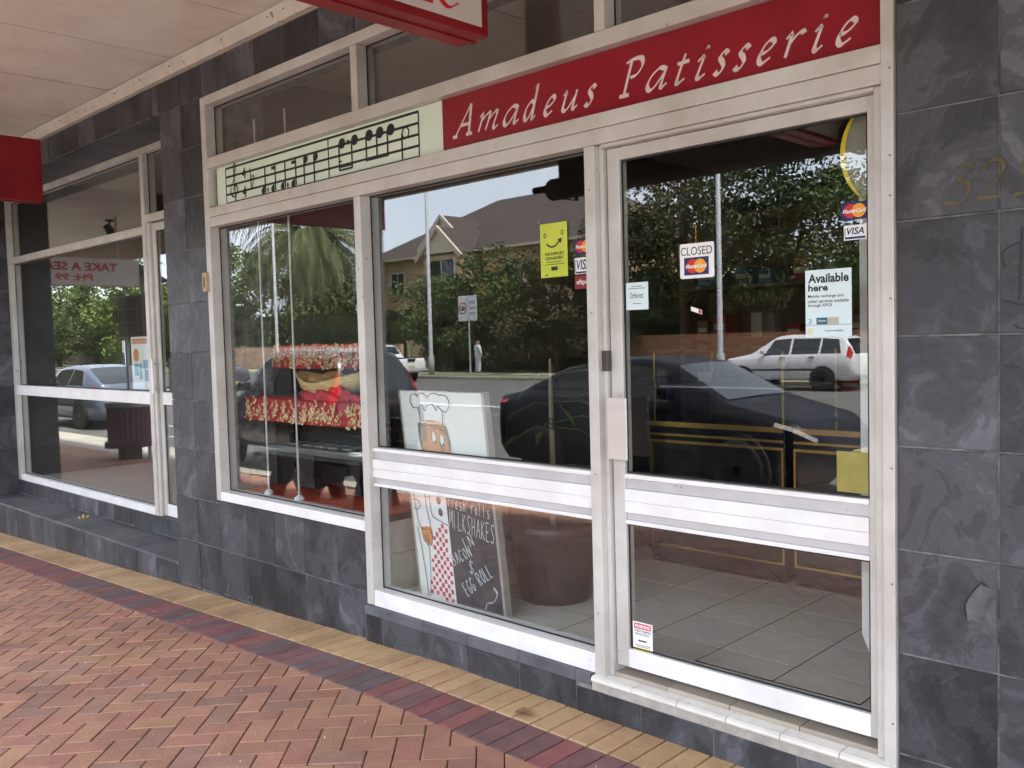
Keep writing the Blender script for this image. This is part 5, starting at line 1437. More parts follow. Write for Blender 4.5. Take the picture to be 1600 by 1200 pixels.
# ---- vehicles
def interp(tab, x):
    xs_ = [t[0] for t in tab]; ys_ = [t[1] for t in tab]
    return float(np.interp(x, xs_, ys_))
TYRE = pmat('tyre', (0.018, 0.018, 0.019), rough=.8)
RIM = pmat('alloy_rim', (0.50, 0.50, 0.51), rough=.3, metal=.8)
HUBM = pmat('hub_grey', (0.16, 0.16, 0.165), rough=.5)
LAMPR = pmat('tail_lamp', (0.45, 0.015, 0.012), rough=.15)
LAMPW = pmat('head_lamp', (0.34, 0.35, 0.37), (0.5, 0.45, 0.4), scale=9, rough=.15, metal=.3)
PLATE = pmat('number_plate', (0.55, 0.50, 0.20), rough=.5)
def car(name, label, cat, loc, heading, paint, L=4.6, W=1.78, top=None, belt=None, width=None, bottom=.22, glass=None, wheels=(1.36, -1.32), wr=.32, windscreen=None, rear=None, sides=None, extra=None, front_lamp=None, rear_lamp=None):
    """body shell lofted from side profile tables; x forward, built at the origin then placed"""
    root = thing(name, label, cat, (0, 0, 0))
    h = L / 2
    X = [-h, -h + .03, -h + .08] + list(np.linspace(-h + .16, h - .16, 46)) + [h - .08, h - .03, h]
    X = sorted(set(float(v) for v in X))
    def sect(x):
        w = interp(width, x); zs = interp(belt, x); zt = max(interp(top, x), zs + .012)
        e = abs(x) / h
        zb = bottom + (.08 if e > .93 else 0)
        wt = max(w * .60, w - .40 * (zt - zs) - .06)
        return [(w * .90, zb), (w * .985, zb + .10), (w, zb + (zs - zb) * .55), (w * .985, zs - .03), (w * .955, zs), (wt + (w * .955 - wt) * .10, zs + (zt - zs) * .80), (wt * .93, zt - (zt - zs) * .06), (wt * .62, zt - .006), (0.0, zt)]
    m = MB(); m.smooth = True
    vs = []; K = 9; n = 2 * K - 1
    for x in X:
        s = sect(x)
        vs += [(x, y, z) for y, z in s] + [(x, -y, z) for y, z in s[-2::-1]]
    fs = [(i * n + k, (i + 1) * n + k, (i + 1) * n + k + 1, i * n + k + 1) for i in range(len(X) - 1) for k in range(n - 1)]
    fs += [(i * n + n - 1, (i + 1) * n + n - 1, (i + 1) * n, i * n) for i in range(len(X) - 1)]
    fs += [tuple(range(n)), tuple(range((len(X) - 1) * n, len(X) * n))[::-1]]
    m.add(vs, fs)
    m.build('body', paint, root)
    def surf(x, s):
        q = sect(x); k = min(int(s), K - 2); f = s - k
        return q[k][0] + (q[k + 1][0] - q[k][0]) * f, q[k][1] + (q[k + 1][1] - q[k][1]) * f
    def patch(name_, mat, xa, xb, sa, sb, side, off=.006, nx=10, ns=6, skew=(0, 0)):
        m = MB(); m.smooth = True; vs = []
        for i in range(nx + 1):
            for j in range(ns + 1):
                fs_ = j / ns; s = sa + (sb - sa) * fs_
                x = (xa + skew[0] * fs_) + ((xb + skew[1] * fs_) - (xa + skew[0] * fs_)) * i / nx
                y, z = surf(x, s)
                if side == 0:
                    vs.append((x, 0, 0)); continue
                vs.append((x, side * (y + off * .8), z + off * .6))
        m.add(vs, [(i * (ns + 1) + j, (i + 1) * (ns + 1) + j, (i + 1) * (ns + 1) + j + 1, i * (ns + 1) + j + 1) for i in range(nx) for j in range(ns)])
        return m.build(name_, mat, root)
    def across(name_, mat, xa, xb, frac=.92, off=.007):
        m = MB(); m.smooth = True; vs = []
        nx, ny = 8, 8
        for i in range(nx + 1):
            x = xa + (xb - xa) * i / nx
            q = sect(x)
            ed = q[6]
            for j in range(ny + 1):
                t = -1 + 2 * j / ny
                y = t * ed[0] * frac
                ay = abs(y)
                # height on the shell between edge, shoulder of roof and centre
                z = float(np.interp(ay, [0, q[7][0], q[6][0]], [q[8][1], q[7][1], q[6][1]]))
                sgn = 1 if x > 0 else -1
                vs.append((x + sgn * off * .5, y, z + off))
        m.add(vs, [(i * (ny + 1) + j, (i + 1) * (ny + 1) + j, (i + 1) * (ny + 1) + j + 1, i * (ny + 1) + j + 1) for i in range(nx) for j in range(ny)])
        return m.build(name_, mat, root)
    for (xa, xb, sk) in sides:
        for sd in (1, -1):
            patch('window', CARGLASS, xa, xb, 4.12, 5.05, sd, skew=sk)
    if windscreen: across('windscreen', CARGLASS, *windscreen)
    if rear: across('rear_window', CARGLASS, *rear)
    for sd in (1, -1):
        if front_lamp: patch('headlight', LAMPW, front_lamp[0], front_lamp[1], front_lamp[2], front_lamp[3], sd, .008)
        if rear_lamp: patch('tail_light', LAMPR, rear_lamp[0], rear_lamp[1], rear_lamp[2], rear_lamp[3], sd, .008)
        for wx in wheels:
            w = interp(width, wx)
            m = MB(); m.lathe([(wr + .055, w - .05), (wr + .055, w + .004)], (wx, 0, wr) if sd > 0 else (wx, 0, wr), 'y', 24)
            if sd < 0: m.v = [(x, -y, z) for x, y, z in m.v]
            m.build('wheel_arch', RUBBER, root)
            m = MB(); m.smooth = True
            m.lathe([(wr * .64, w - .19), (wr * .95, w - .19), (wr, w - .15), (wr, w - .02), (wr * .95, w + .012), (wr * .66, w + .012), (wr * .64, w - .02)], (wx, 0, wr), 'y', 24, close=False)
            rm = MB()
            rm.lathe([(wr * .64, w - .03), (wr * .64, w + .002), (wr * .58, w + .004), (wr * .56, w - .03)], (wx, 0, wr), 'y', 24, close=False)
            for k in range(6):
                a_ = k * math.pi / 3; ca, sa = math.cos(a_), math.sin(a_)
                c0, c1 = wr * .10, wr * .58; t_ = wr * .085
                rm.add([(wx + c0 * ca - t_ * sa, w + .002, wr + c0 * sa + t_ * ca), (wx + c1 * ca - t_ * sa, w - .004, wr + c1 * sa + t_ * ca), (wx + c1 * ca + t_ * sa, w - .004, wr + c1 * sa - t_ * ca), (wx + c0 * ca + t_ * sa, w + .002, wr + c0 * sa - t_ * ca)], [(0, 1, 2, 3)])
            disc(rm, wx, wr, wr * .17, wr * .17, w + .004)
            hb = MB(); disc(hb, wx, wr, wr * .63, wr * .63, w - .035)
            for q in (m, rm, hb):
                if sd < 0: q.v = [(x, -y, z) for x, y, z in q.v]
            ty = m.build('wheel', TYRE, root); rm.build('rim', RIM, ty); hb.build('hub_plate', HUBM, ty)
        # mirror, handles, sill line
        xm = sides[-1][1] - .05
        y, z = surf(xm, 4.2)
        mm_ = MB(); mm_.box(xm - .09, xm + .07, min(sd * (y + .02), sd * (y + .20)), max(sd * (y + .02), sd * (y + .20)), z + .02, z + .15); bevel(mm_.build('door_mirror', paint, root), .03, 3)
        for (xa, xb, sk) in sides[-2:]:
            xh = xa + .12; y, z = surf(xh, 3.3)
            mm_ = MB(); mm_.box(xh - .02, xh + .15, min(sd * (y - .01), sd * (y + .03)), max(sd * (y - .01), sd * (y + .03)), z - .03, z); mm_.build('door_handle', RUBBER, root)
            yb0, zb0 = surf(xa - .03, .6); yb1, zb1 = surf(xa - .03, 3.9)
            patch('door_seam', RUBBER, xa - .035, xa - .027, .6, 4.0, sd, .003, 1, 8)
        patch('rub_strip', RUBBER, -h + .75, h - .85, 1.62, 1.80, sd, .012, 10, 1)
    e = MB(); e.box(h - .01, h + .008, -.19, .19, .40, .52); e.build('number_plate', PLATE, root)
    e = MB(); e.box(-h - .008, -h + .01, -.19, .19, .62, .73); e.build('number_plate', PLATE, root)
    root.location = loc
    root.rotation_euler = (0, 0, heading)
    return root

def paint(name, c):
    return pmat(name, c, rough=.30, spec=.35, coat=.45)
SED = dict(L=4.75, W=1.80,
           top=[(-2.375, .66), (-2.33, .98), (-1.85, 1.06), (-1.15, 1.36), (-.55, 1.455), (.05, 1.46), (.45, 1.40), (1.25, 1.0), (2.0, .84), (2.25, .70), (2.375, .50)],
           belt=[(-2.375, .62), (-2.30, .92), (-1.6, .99), (.9, .93), (1.3, .90), (2.0, .76), (2.3, .60), (2.375, .46)],
           width=[(-2.375, .62), (-2.22, .82), (-1.6, .90), (1.3, .90), (2.0, .82), (2.28, .64), (2.375, .45)],
           windscreen=(.50, 1.20), rear=(-1.80, -1.12), sides=[(-1.42, -.55, (.32, 0)), (-.48, .62, (0, -.28)), ], front_lamp=(1.82, 2.22, 3.5, 4.35), rear_lamp=(-2.30, -2.05, 3.0, 4.2), wheels=(1.42, -1.38), wr=.33)
sd_ = car('sedan_car', 'dark navy sedan passing in the near lane, seen reflected in the door', 'car', (-6.45, -6.55, ROADZ), 0.0, pmat('navy_paint', (0.006, 0.0065, 0.011), rough=.42, spec=.10, coat=.05), **SED)
sd_.scale = (1.0, 1.0, 1.08)
SUV = dict(L=4.5, W=1.78,
           top=[(-2.25, .70), (-2.22, 1.05), (-2.05, 1.40), (-1.85, 1.64), (-1.2, 1.70), (0, 1.71), (.35, 1.66), (1.10, 1.13), (1.95, .98), (2.18, .82), (2.25, .55)],
           belt=[(-2.25, .66), (-2.2, 1.0), (-1.9, 1.08), (.9, 1.02), (1.95, .90), (2.2, .70), (2.25, .50)],
           width=[(-2.25, .74), (-2.12, .86), (-1.6, .89), (1.4, .89), (2.0, .82), (2.2, .70), (2.25, .55)],
           windscreen=(.42, 1.06), rear=(-2.19, -1.92), sides=[(-1.85, -1.22, (.14, 0)), (-1.15, -.28, (0, 0)), (-.20, .66, (0, -.30))], front_lamp=(1.75, 2.12, 3.2, 4.3), rear_lamp=(-2.17, -2.02, 3.2, 5.6), bottom=.32, wheels=(1.36, -1.30), wr=.355)
car('parked_suv', 'white compact four wheel drive parked across the road, seen reflected in the door', 'car', (-13.5, -23.75, ROADZ), math.pi, paint('white_paint_suv', (0.66, 0.66, 0.66)), **SUV)
pk = car('parked_wagon', 'black wagon parked at the kerb behind the bench, seen reflected in display window', 'car', (-11.86, -4.85, ROADZ), math.pi, paint('black_paint', (0.008, 0.008, 0.009)), **SUV)
pk.scale = (0.78, 0.92, 1.04)
# street bench on the footpath
be = thing('street_bench', 'dark street bench with ornate iron legs on the footpath, seen reflected', 'bench', (-8.3, -2.75, fz(-8.3, -2.75)))
bz0 = fz(-8.3, -2.75)
BIR = pmat('bench_iron', (0.014, 0.013, 0.013), rough=.5)
BSL = pmat('bench_slat', (0.05, 0.05, 0.045), (0.075, 0.075, 0.068), scale=6, rough=.45)
for k in range(5):
    bevel(part('seat_slat', BSL, be, (-9.55, -7.1, -2.95 + k * .085, -2.872 + k * .085, bz0 + .455, bz0 + .50)), .008)
for k in range(3):
    bevel(part('back_slat', BSL, be, (-9.5, -7.15, -3.02 - k * .02, -2.985 - k * .02, bz0 + .60 + k * .12, bz0 + .70 + k * .12)), .008)
for x in (-9.2, -8.5, -7.55):
    m = MB()
    pr = [(-3.0, .0), (-2.94, .0), (-2.90, .14), (-2.84, .20), (-2.74, .20), (-2.66, .12), (-2.62, .0), (-2.55, .0), (-2.58, .18), (-2.62, .30), (-2.56, .40), (-2.54, .4545), (-2.96, .4545), (-3.0, .30), (-2.95, .18)]
    n = len(pr)
    m.add([(x - .12, y, bz0 + z) for y, z in pr] + [(x + .12, y, bz0 + z) for y, z in pr], [tuple(range(n)), tuple(range(2 * n - 1, n - 1, -1))] + [(i, (i + 1) % n, (i + 1) % n + n, i + n) for i in range(n)])
    m.build('leg', BIR, be)
    part('back_post', BIR, be, (x - .03, x + .03, -3.10, -3.03, bz0 + .4, bz0 + .94))
DSU = dict(SUV)
car('oncoming_car', 'dark grey four wheel drive driving past, seen reflected in the display window', 'car', (-32.6, -13.7, ROADZ), 0.0, paint('charcoal_paint', (0.03, 0.03, 0.036)), **DSU)
HAT = dict(SED); HAT.update(L=4.3, top=[(-2.15, .66), (-2.10, 1.02), (-1.75, 1.20), (-1.2, 1.41), (-.5, 1.47), (.05, 1.46), (.45, 1.40), (1.2, 1.0), (1.85, .84), (2.08, .70), (2.15, .50)],
           belt=[(-2.15, .62), (-2.05, .93), (-1.6, .98), (.9, .93), (1.3, .90), (1.85, .76), (2.1, .60), (2.15, .46)], width=[(-2.15, .70), (-2.02, .82), (-1.5, .88), (1.2, .88), (1.85, .80), (2.08, .64), (2.15, .45)], rear=(-2.05, -1.22), rear_lamp=(-2.08, -1.9, 3.0, 4.4), front_lamp=(1.6, 2.0, 3.2, 4.4), wheels=(1.3, -1.28))
car('parked_hatchback', 'pale blue grey hatchback parked at the near kerb, seen reflected in left window', 'car', (-23.0, -5.3, ROADZ), math.pi, paint('blue_grey_paint', (0.10, 0.13, 0.19)), **HAT)
UTE = dict(SUV); UTE.update(L=5.0, top=[(-2.5, .72), (-2.46, 1.04), (-.95, 1.06), (-.90, 1.30), (-.72, 1.62), (-.2, 1.70), (.35, 1.66), (1.10, 1.13), (2.2, 1.0), (2.44, .82), (2.5, .55)],
           belt=[(-2.5, .70), (-2.45, 1.02), (-1.0, 1.04), (.9, 1.03), (2.2, .92), (2.45, .70), (2.5, .50)], width=[(-2.5, .80), (-2.4, .87), (-1.6, .89), (1.4, .89), (2.2, .82), (2.42, .70), (2.5, .55)],
           rear=(-.92, -.74), sides=[(-.62, .0, (.1, 0)), (.08, .66, (0, -.30))], rear_lamp=(-2.46, -2.34, 2.6, 3.9), front_lamp=(1.95, 2.36, 3.2, 4.3), wheels=(1.6, -1.45), wr=.37, bottom=.40)
ut = car('parked_ute', 'white utility truck parked across the road, seen reflected in the centre window', 'truck', (-33.6, -22.7, ROADZ), math.pi, paint('white_paint_ute', (0.70, 0.70, 0.70)), **UTE)
for o_, bxs, mt in (('tailgate_handle', (-2.512, -2.49, -.22, .22, .92, 1.03), BLACKGLOSS), ('bumper', (-2.58, -2.48, -.85, .85, .48, .60), ALUG), ('tray_liner', (-2.35, -1.05, -.72, .72, 1.066, 1.075), RUBBER)):
    m = MB(); m.box(*bxs); q = m.mesh(o_, mt); ob = bpy.data.objects.new(o_, q); C.objects.link(ob); ob.parent = ut

# ---- trees
def leaf_mass(r, clumps, per, size, flat=.6):
    V = []; F = []
    for (c, rad_) in clumps:
        for _ in range(per):
            d = Vector((r.gauss(0, 1), r.gauss(0, 1), r.gauss(0, 1))); d.normalize()
            q = Vector(c) + d * rad_ * (r.random() ** .45) * Vector((1, 1, flat)).length / 1.54
            q.z = c[2] + (q.z - c[2]) * flat
            a_ = Vector((r.gauss(0, 1), r.gauss(0, 1), r.gauss(0, .7))).normalized()
            b_ = a_.cross(Vector((r.gauss(0, 1), r.gauss(0, 1), r.gauss(0, 1)))).normalized()
            s = size * r.uniform(.6, 1.3); n0 = len(V)
            V += [q - a_ * s, q + b_ * s * .45, q + a_ * s, q - b_ * s * .45]; F.append((n0, n0 + 1, n0 + 2, n0 + 3))
    m = MB(); m.add(V, F)
    return m
def leafmat(name, c1, c2):
    m = pmat(name, c1, c2, scale=.7, rough=.55, world=True, spec=.3, contrast=(.3, .7))
    return m
LG = [leafmat('leaf_dark', (0.026, 0.042, 0.014), (0.080, 0.100, 0.032)), leafmat('leaf_mid', (0.045, 0.075, 0.018), (0.125, 0.165, 0.042)), leafmat('leaf_bright', (0.075, 0.125, 0.020), (0.19, 0.245, 0.05)), leafmat('leaf_olive', (0.060, 0.062, 0.022), (0.15, 0.125, 0.05))]
BARK = pmat('bark', (0.075, 0.055, 0.04), (0.15, 0.115, 0.085), scale=5, rough=.9, bump=.6, stretch=(1, 1, .3), world=True)
def tree(name, label, cat, base, height, rx, ry, crown0, seed, mat, clumps=46, per=60, leaf=.16, trunk=.28, group=None, crad=None):
    r = random.Random(seed)
    t = thing(name, label, cat, base, group)
    b = Vector(base); cz = (crown0 + height) / 2; hz = (height - crown0) / 2
    m = MB(); m.smooth = True
    topp = b + Vector((r.uniform(-.4, .4), r.uniform(-.4, .4), height * .8))
    mid = b + Vector((r.uniform(-.2, .2), r.uniform(-.2, .2), crown0 * .8))
    m.tube([b - Vector((0, 0, .1)), b + Vector((0, 0, .4)), mid, topp], [trunk * 1.3, trunk, trunk * .75, trunk * .18], 9)
    cl = []
    for k in range(clumps):
        u = Vector((r.gauss(0, 1), r.gauss(0, 1), r.gauss(0, 1))).normalized() * (r.random() ** .4)
        c = b + Vector((u.x * rx, u.y * ry, cz + u.z * hz))
        q = (crad or min(rx, ry, hz) * .42) * r.uniform(.6, 1.25)
        cl.append(((c.x, c.y, c.z), q))
        if k % 3 == 0:
            st = mid.lerp(topp, r.uniform(0, .7)); m.tube([st, st.lerp(c, .5) + Vector((0, 0, -.15)), c], [trunk * .3, trunk * .16, trunk * .05], 5)
    m.build('trunk', BARK, t)
    leaf_mass(r, cl, per, leaf).build('crown', mat, t)
    return t
GZ = -0.2
T = [('dense shrubby tree with dark leaves left of the speed sign', (-37.2, -29.6), 5.2, 2.4, 2.2, .2, 1, 31), ('dense dark shrub tree directly behind the speed sign', (-33.0, -30.0), 6.4, 2.8, 2.4, .1, 1, 32), ('reddish tinged shrub tree right of the speed sign', (-28.8, -29.6), 6.0, 2.8, 2.2, .1, 3, 33), ('tall dark tree at the right end of the shrub row', (-25.0, -30.5), 8.0, 2.6, 2.4, .5, 0, 34)]
for (lb, (x, y), h, rx, ry, c0, mt, sd) in T:
    tree('shrub_tree', lb, 'tree', (x, y, GZ), h, rx, ry, c0, sd, LG[mt], 50, 210, .115, .16, 'shrub trees across the road')
T = [('big spreading tree behind brick wall, left one reflected in the door', (-23.5, -33), 12.5, 4.6, 4.2, 2.4, 3, 41), ('big spreading tree behind brick wall, middle one reflected in the door', (-18.6, -32), 10.5, 4.0, 4.0, 2.0, 0, 42), ('big spreading tree behind brick wall, right one reflected in the door', (-13.5, -33), 9.8, 3.6, 3.8, 1.6, 1, 43), ('big tree at the far right behind the brick wall', (-7.0, -34), 12, 4.2, 4.0, 2.0, 0, 44)]
for (lb, (x, y), h, rx, ry, c0, mt, sd) in T:
    tree('street_tree', lb, 'tree', (x, y, GZ), h, rx, ry, c0, sd, LG[mt], 64, 200, .135, .34, 'big trees behind the brick wall', crad=1.25)
T = [('bright green tree left of the palm', (-66.5, -33), 10.5, 4.8, 4, .4, 2, 51), ('bright green tree far left, nearest the palm in the left window', (-78, -31), 9.5, 5.2, 4, .2, 2, 52), ('bright green tree far left, middle of the row', (-86, -30), 9.5, 5.4, 4, .2, 1, 53), ('bright green tree far left, at the end of the row', (-96, -30), 9.0, 5.6, 4, .2, 2, 54), ('mid green tree below the palm beside the hedge', (-55, -34.5), 5.6, 3.6, 3, .3, 1, 55), ('mid green tree right of the palm in front of the house', (-43, -35.5), 4.0, 2.6, 2.4, .2, 1, 56)]
for (lb, (x, y), h, rx, ry, c0, mt, sd) in T:
    tree('garden_tree', lb, 'tree', (x, y, GZ), h, rx, ry, c0, sd, LG[mt], 64, 170, .20, .25, 'garden trees along the far side', crad=1.4)

# hedges
def hedge(label, x0, x1, y0, y1, z1, seed, mat, z0=GZ):
    r = random.Random(seed)
    t = thing('hedge', label, 'hedge', ((x0 + x1) / 2, (y0 + y1) / 2, z0))
    V = []; F = []
    cnt = int((x1 - x0) * (z1 - z0) * 110)
    for _ in range(cnt):
        f = r.random()
        if f < .55: q = Vector((r.uniform(x0, x1), y1 + r.gauss(0, .10), r.uniform(z0, z1)))
        elif f < .85: q = Vector((r.uniform(x0, x1), r.uniform(y0, y1), z1 + r.gauss(0, .09)))
        else: q = Vector((x1 + r.gauss(0, .1), r.uniform(y0, y1), r.uniform(z0, z1)))
        a_ = Vector((r.gauss(0, 1), r.gauss(0, 1), r.gauss(0, 1))).normalized(); b_ = a_.orthogonal().normalized(); s = r.uniform(.05, .12); n0 = len(V)
        V += [q - a_ * s, q + b_ * s * .6, q + a_ * s, q - b_ * s * .6]; F.append((n0, n0 + 1, n0 + 2, n0 + 3))
    m = MB(); m.add(V, F); m.build('leaves', mat, t)
    m = MB(); m.box(x0 + .1, x1 - .1, y0 + .1, y1 - .12, z0, z1 - .1); m.build('core', LG[0], t)
hedge('clipped green hedge above the pink wall below the palm', -66, -44, -32.6, -31.2, 3.3, 61, LG[1])
hedge('clipped bright hedge left of the bus sign', -78.5, -69.5, -28.4, -27.4, 1.9, 62, LG[2])
hedge('low green hedge behind the white utility truck', -44, -37.6, -32.4, -31.4, 2.6, 63, LG[2])

hedge('dark tall hedge behind the shrub trees in front of the house', -40.5, -24.5, -32.6, -31.4, 3.0, 66, LG[1])
hedge('dark tall hedge behind the orange brick wall', -32.5, 4.0, -36.4, -35.2, 4.2, 64, LG[0])
hedge('dark tall hedge behind the far left trees', -112, -68.5, -36.4, -35.2, 4.6, 65, LG[1])
fn = thing('paling_fence', 'brown timber paling fence below the far left trees', 'fence', (-90, -33.5, GZ))
FTM = pmat('paling_timber', (0.10, 0.07, 0.05), (0.17, 0.125, 0.09), scale=3, rough=.85, rnd=.2)
for k in range(150):
    x = -112 + k * .29
    part('paling', FTM, fn, (x, x + .27, -33.52, -33.49, GZ, 1.75 + (k * 7 % 5) * .012))
for z in (.2, 1.3):
    part('fence_rail', FTM, fn, (-112, -68.5, -33.58, -33.521, z, z + .09))
# ---- boundary walls with piers
PEACH = pmat('peach_render', (0.56, 0.37, 0.27), (0.64, 0.43, 0.32), scale=1.5, rough=.85, world=True)
TANR = pmat('tan_render', (0.50, 0.40, 0.24), (0.56, 0.45, 0.28), scale=1.5, rough=.85, world=True)
BRK = pmat('red_brick_far', (0.26, 0.12, 0.07), (0.36, 0.18, 0.11), scale=5, rough=.85, world=True)
def wall(label, x0, x1, y, zt, mat, step, coping, name='garden_wall'):
    t = thing(name, label, 'wall', ((x0 + x1) / 2, y, GZ))
    k = 0; x = x0
    while x < x1 - .2:
        xe = min(x + step, x1)
        part('panel', mat, t, (x + .34, xe, y - .10, y + .10, GZ - .1, zt - .10))
        part('pier', mat, t, (x, x + .3395, y - .17, y + .17, GZ - .1, zt + .02))
        part('coping', coping, t, (x - .02, x + .36, y - .20, y + .20, zt + .0205, zt + .08), (x + .36, xe - .02, y - .13, y + .13, zt - .0995, zt - .05))
        x = xe
wall('pink rendered garden wall below the hedge across the road', -68, -41.0, -30.2, 1.42, PEACH, 4.5, BARK)
wall('tan rendered wall end behind the white utility truck', -40.6, -36.9, -30.4, 1.45, TANR, 3.7, TANR)
# brick wall with single bricks
bw = thing('brick_wall', 'orange brick garden wall behind the parked white four wheel drive', 'wall', (-15, -30.2, GZ))
part('core', GROUT, bw, (-26.5, 2.0, -30.36, -30.13, GZ - .1, 1.40))
BM = pmat('brick_orange', (0.30, 0.13, 0.065), (0.42, 0.20, 0.11), scale=8, rough=.85, rnd=.2)
BMA = pmat('brick_orange_far', (0.30, 0.13, 0.065), (0.42, 0.20, 0.11), scale=8, rough=.85, attr='rnd', rnd=.2)
m = MB(); rv = []; r = random.Random(4)
for row in range(19):
    z = GZ + row * .086
    x = -26.5 - (.12 if row % 2 else 0)
    while x < 2.0:
        m.box(x + .005, x + .235, -30.13, -30.118, z + .004, z + .081); rv += [r.random()] * 6
        x += .24
o = m.build('brick_courses', BMA, bw); o['kind'] = 'stuff'
at = o.data.attributes.new('rnd', 'FLOAT', 'FACE'); at.data.foreach_set('value', rv)
part('coping', BM, bw, (-26.55, 2.05, -30.38, -30.10, 1.4005, 1.47))

# ---- palm
pa = thing('palm_tree', 'large palm with drooping crown of long fronds across the road', 'palm', (-57.0, -35, GZ))
r = random.Random(77)
pc = Vector((-57.4, -35, 9.0))
m = MB(); m.smooth = True
m.tube([(-57.0, -35, -.3), (-57.0, -35, 1.0), (-57.05, -35, 5.5), (-57.3, -35, 8.6)], [.55, .48, .46, .62], 14); m.build('trunk', BARK, pa)
FR = [pmat('frond_green', (0.080, 0.105, 0.030), (0.17, 0.19, 0.06), scale=2, rough=.5, world=True), pmat('frond_dry', (0.14, 0.10, 0.05), (0.22, 0.16, 0.08), scale=2, rough=.7, world=True)]
for k in range(190):
    az = r.uniform(0, 2 * math.pi); el = rad(r.uniform(-55, 62)); dry = el < rad(-30)
    Lf = r.uniform(6.2, 7.8) * (.72 if dry else 1)
    pts = []; p_ = pc + Vector((0, 0, r.uniform(-.4, .3))); e = el; n = 9
    for i in range(n + 1):
        pts.append(p_.copy()); st = Lf / n
        p_ = p_ + Vector((math.cos(az) * math.cos(e), math.sin(az) * math.cos(e), math.sin(e))) * st
        e -= rad(15 if not dry else 8) * (0.7 + i * .12)
        e = max(e, rad(-82))
    m = MB(); m.tube(pts, [.05 - .004 * i for i in range(n + 1)], 4, cap=False)
    side = Vector((-math.sin(az), math.cos(az), 0))
    for i in range(1, n * 3):
        f = i / (n * 3.0) * n; a0 = int(f); q = pts[a0].lerp(pts[min(a0 + 1, n)], f - a0)
        d = (pts[min(a0 + 1, n)] - pts[a0]).normalized()
        ll = .85 * math.sin(math.pi * (.12 + .86 * i / (n * 3.0))) + .1
        for sd in (1, -1):
            tip = q + side * sd * ll * .8 + d * ll * .55 + Vector((0, 0, -.18 - .25 * ll))
            m.add([q, q + d * .13, tip], [(0, 1, 2)]); 
    m.build('frond', FR[1 if dry else 0], pa)

# ---- two storey house
hs = thing('house', 'two storey pink house with dark tiled hip roof and front gable', 'house', (-46, -45, GZ))
ROOFT = pmat('roof_tile', (0.062, 0.045, 0.040), (0.10, 0.075, 0.065), scale=3, rough=.8, world=True)
# tile courses as a bump
_N, _L = ROOFT.node_tree.nodes, ROOFT.node_tree.links
_g = _N.new('ShaderNodeNewGeometry'); _w = _N.new('ShaderNodeTexWave'); _w.bands_direction = 'Z'; _w.wave_profile = 'SAW'; _w.inputs['Scale'].default_value = 2.6
_L.new(_g.outputs['Position'], _w.inputs['Vector']); _b = _N.new('ShaderNodeBump'); _b.inputs['Strength'].default_value = .8; _b.inputs['Distance'].default_value = .05
_L.new(_w.outputs['Fac'], _b.inputs['Height']); _L.new(_b.outputs[0], _N['Principled BSDF'].inputs['Normal'])
HW = pmat('house_render', (0.60, 0.40, 0.235), (0.68, 0.47, 0.29), scale=1, rough=.85, world=True)
CRM = pmat('house_cream', (0.66, 0.56, 0.38), (0.7, 0.6, 0.42), scale=1, rough=.8, world=True)
hx0, hx1, hy0, hy1, ze = -58.0, -33.5, -54.0, -41.0, 7.6
w_ = part('wall', HW, hs, (hx0, hx1, hy0, hy1, GZ - .2, ze))
m = MB(); e = .7; zr = 12.2; yr = (hy0 + hy1) / 2
m.add([(hx0 - e, hy1 + e, ze), (hx1 + e, hy1 + e, ze), (hx1 + e, hy0 - e, ze), (hx0 - e, hy0 - e, ze), (hx0 + 8.0, yr, zr), (hx1 - 7.2, yr, zr)], [(0, 1, 5, 4), (1, 2, 5), (2, 3, 4, 5), (3, 0, 4), (3, 2, 1, 0)])
rf = m.build('roof', ROOFT, hs)
part('gutter', CRM, hs, (hx0 - e - .1, hx1 + e + .1, hy1 + e, hy1 + e + .14, ze - .12, ze + .05))
def gable(xc, half, zb, zt, yf, yb):
    m = MB(); m.add([(xc - half, yf, zb), (xc + half, yf, zb), (xc, yf, zt), (xc - half, yb, zb), (xc + half, yb, zb), (xc, yb, zt)], [(0, 1, 2), (0, 2, 5, 3), (1, 4, 5, 2)])
    g_ = m.build('gable', ROOFT, hs)
    m = MB(); m.add([(xc - half + .25, yf + .02, zb + .06), (xc + half - .25, yf + .02, zb + .06), (xc, yf + .02, zt - .25)], [(0, 1, 2)]); m.build('gable_face', CRM, g_)
    m = MB()
    for s in (-1, 1):
        a_ = Vector((xc + s * (half + .35), yf + .05, zb - .18)); b_ = Vector((xc, yf + .05, zt + .08))
        m.add([tuple(a_), tuple(b_), (b_.x, yf + .05, b_.z - .34), (a_.x - s * .15, yf + .05, a_.z - .28), (a_.x, yf + .25, a_.z), (b_.x, yf + .25, b_.z), (b_.x, yf + .25, b_.z - .34), (a_.x - s * .15, yf + .25, a_.z - .28)], [(0, 1, 2, 3), (4, 5, 6, 7), (0, 4, 5, 1), (2, 6, 7, 3)])
    m.build('bargeboard', pmat('barge_cream', (0.62, 0.53, 0.43), rough=.7), g_)
gable(-47.3, 2.1, 7.4, 9.3, hy1 + 2.2, hy1 - 4); gable(-49.0, 2.3, 8.3, 10.4, hy1 + .3, hy1 - 5)
part('bay', HW, hs, (-49.2, -45.4, hy1 + .005, hy1 + 2.0, GZ - .2, 7.4))
r = random.Random(8)
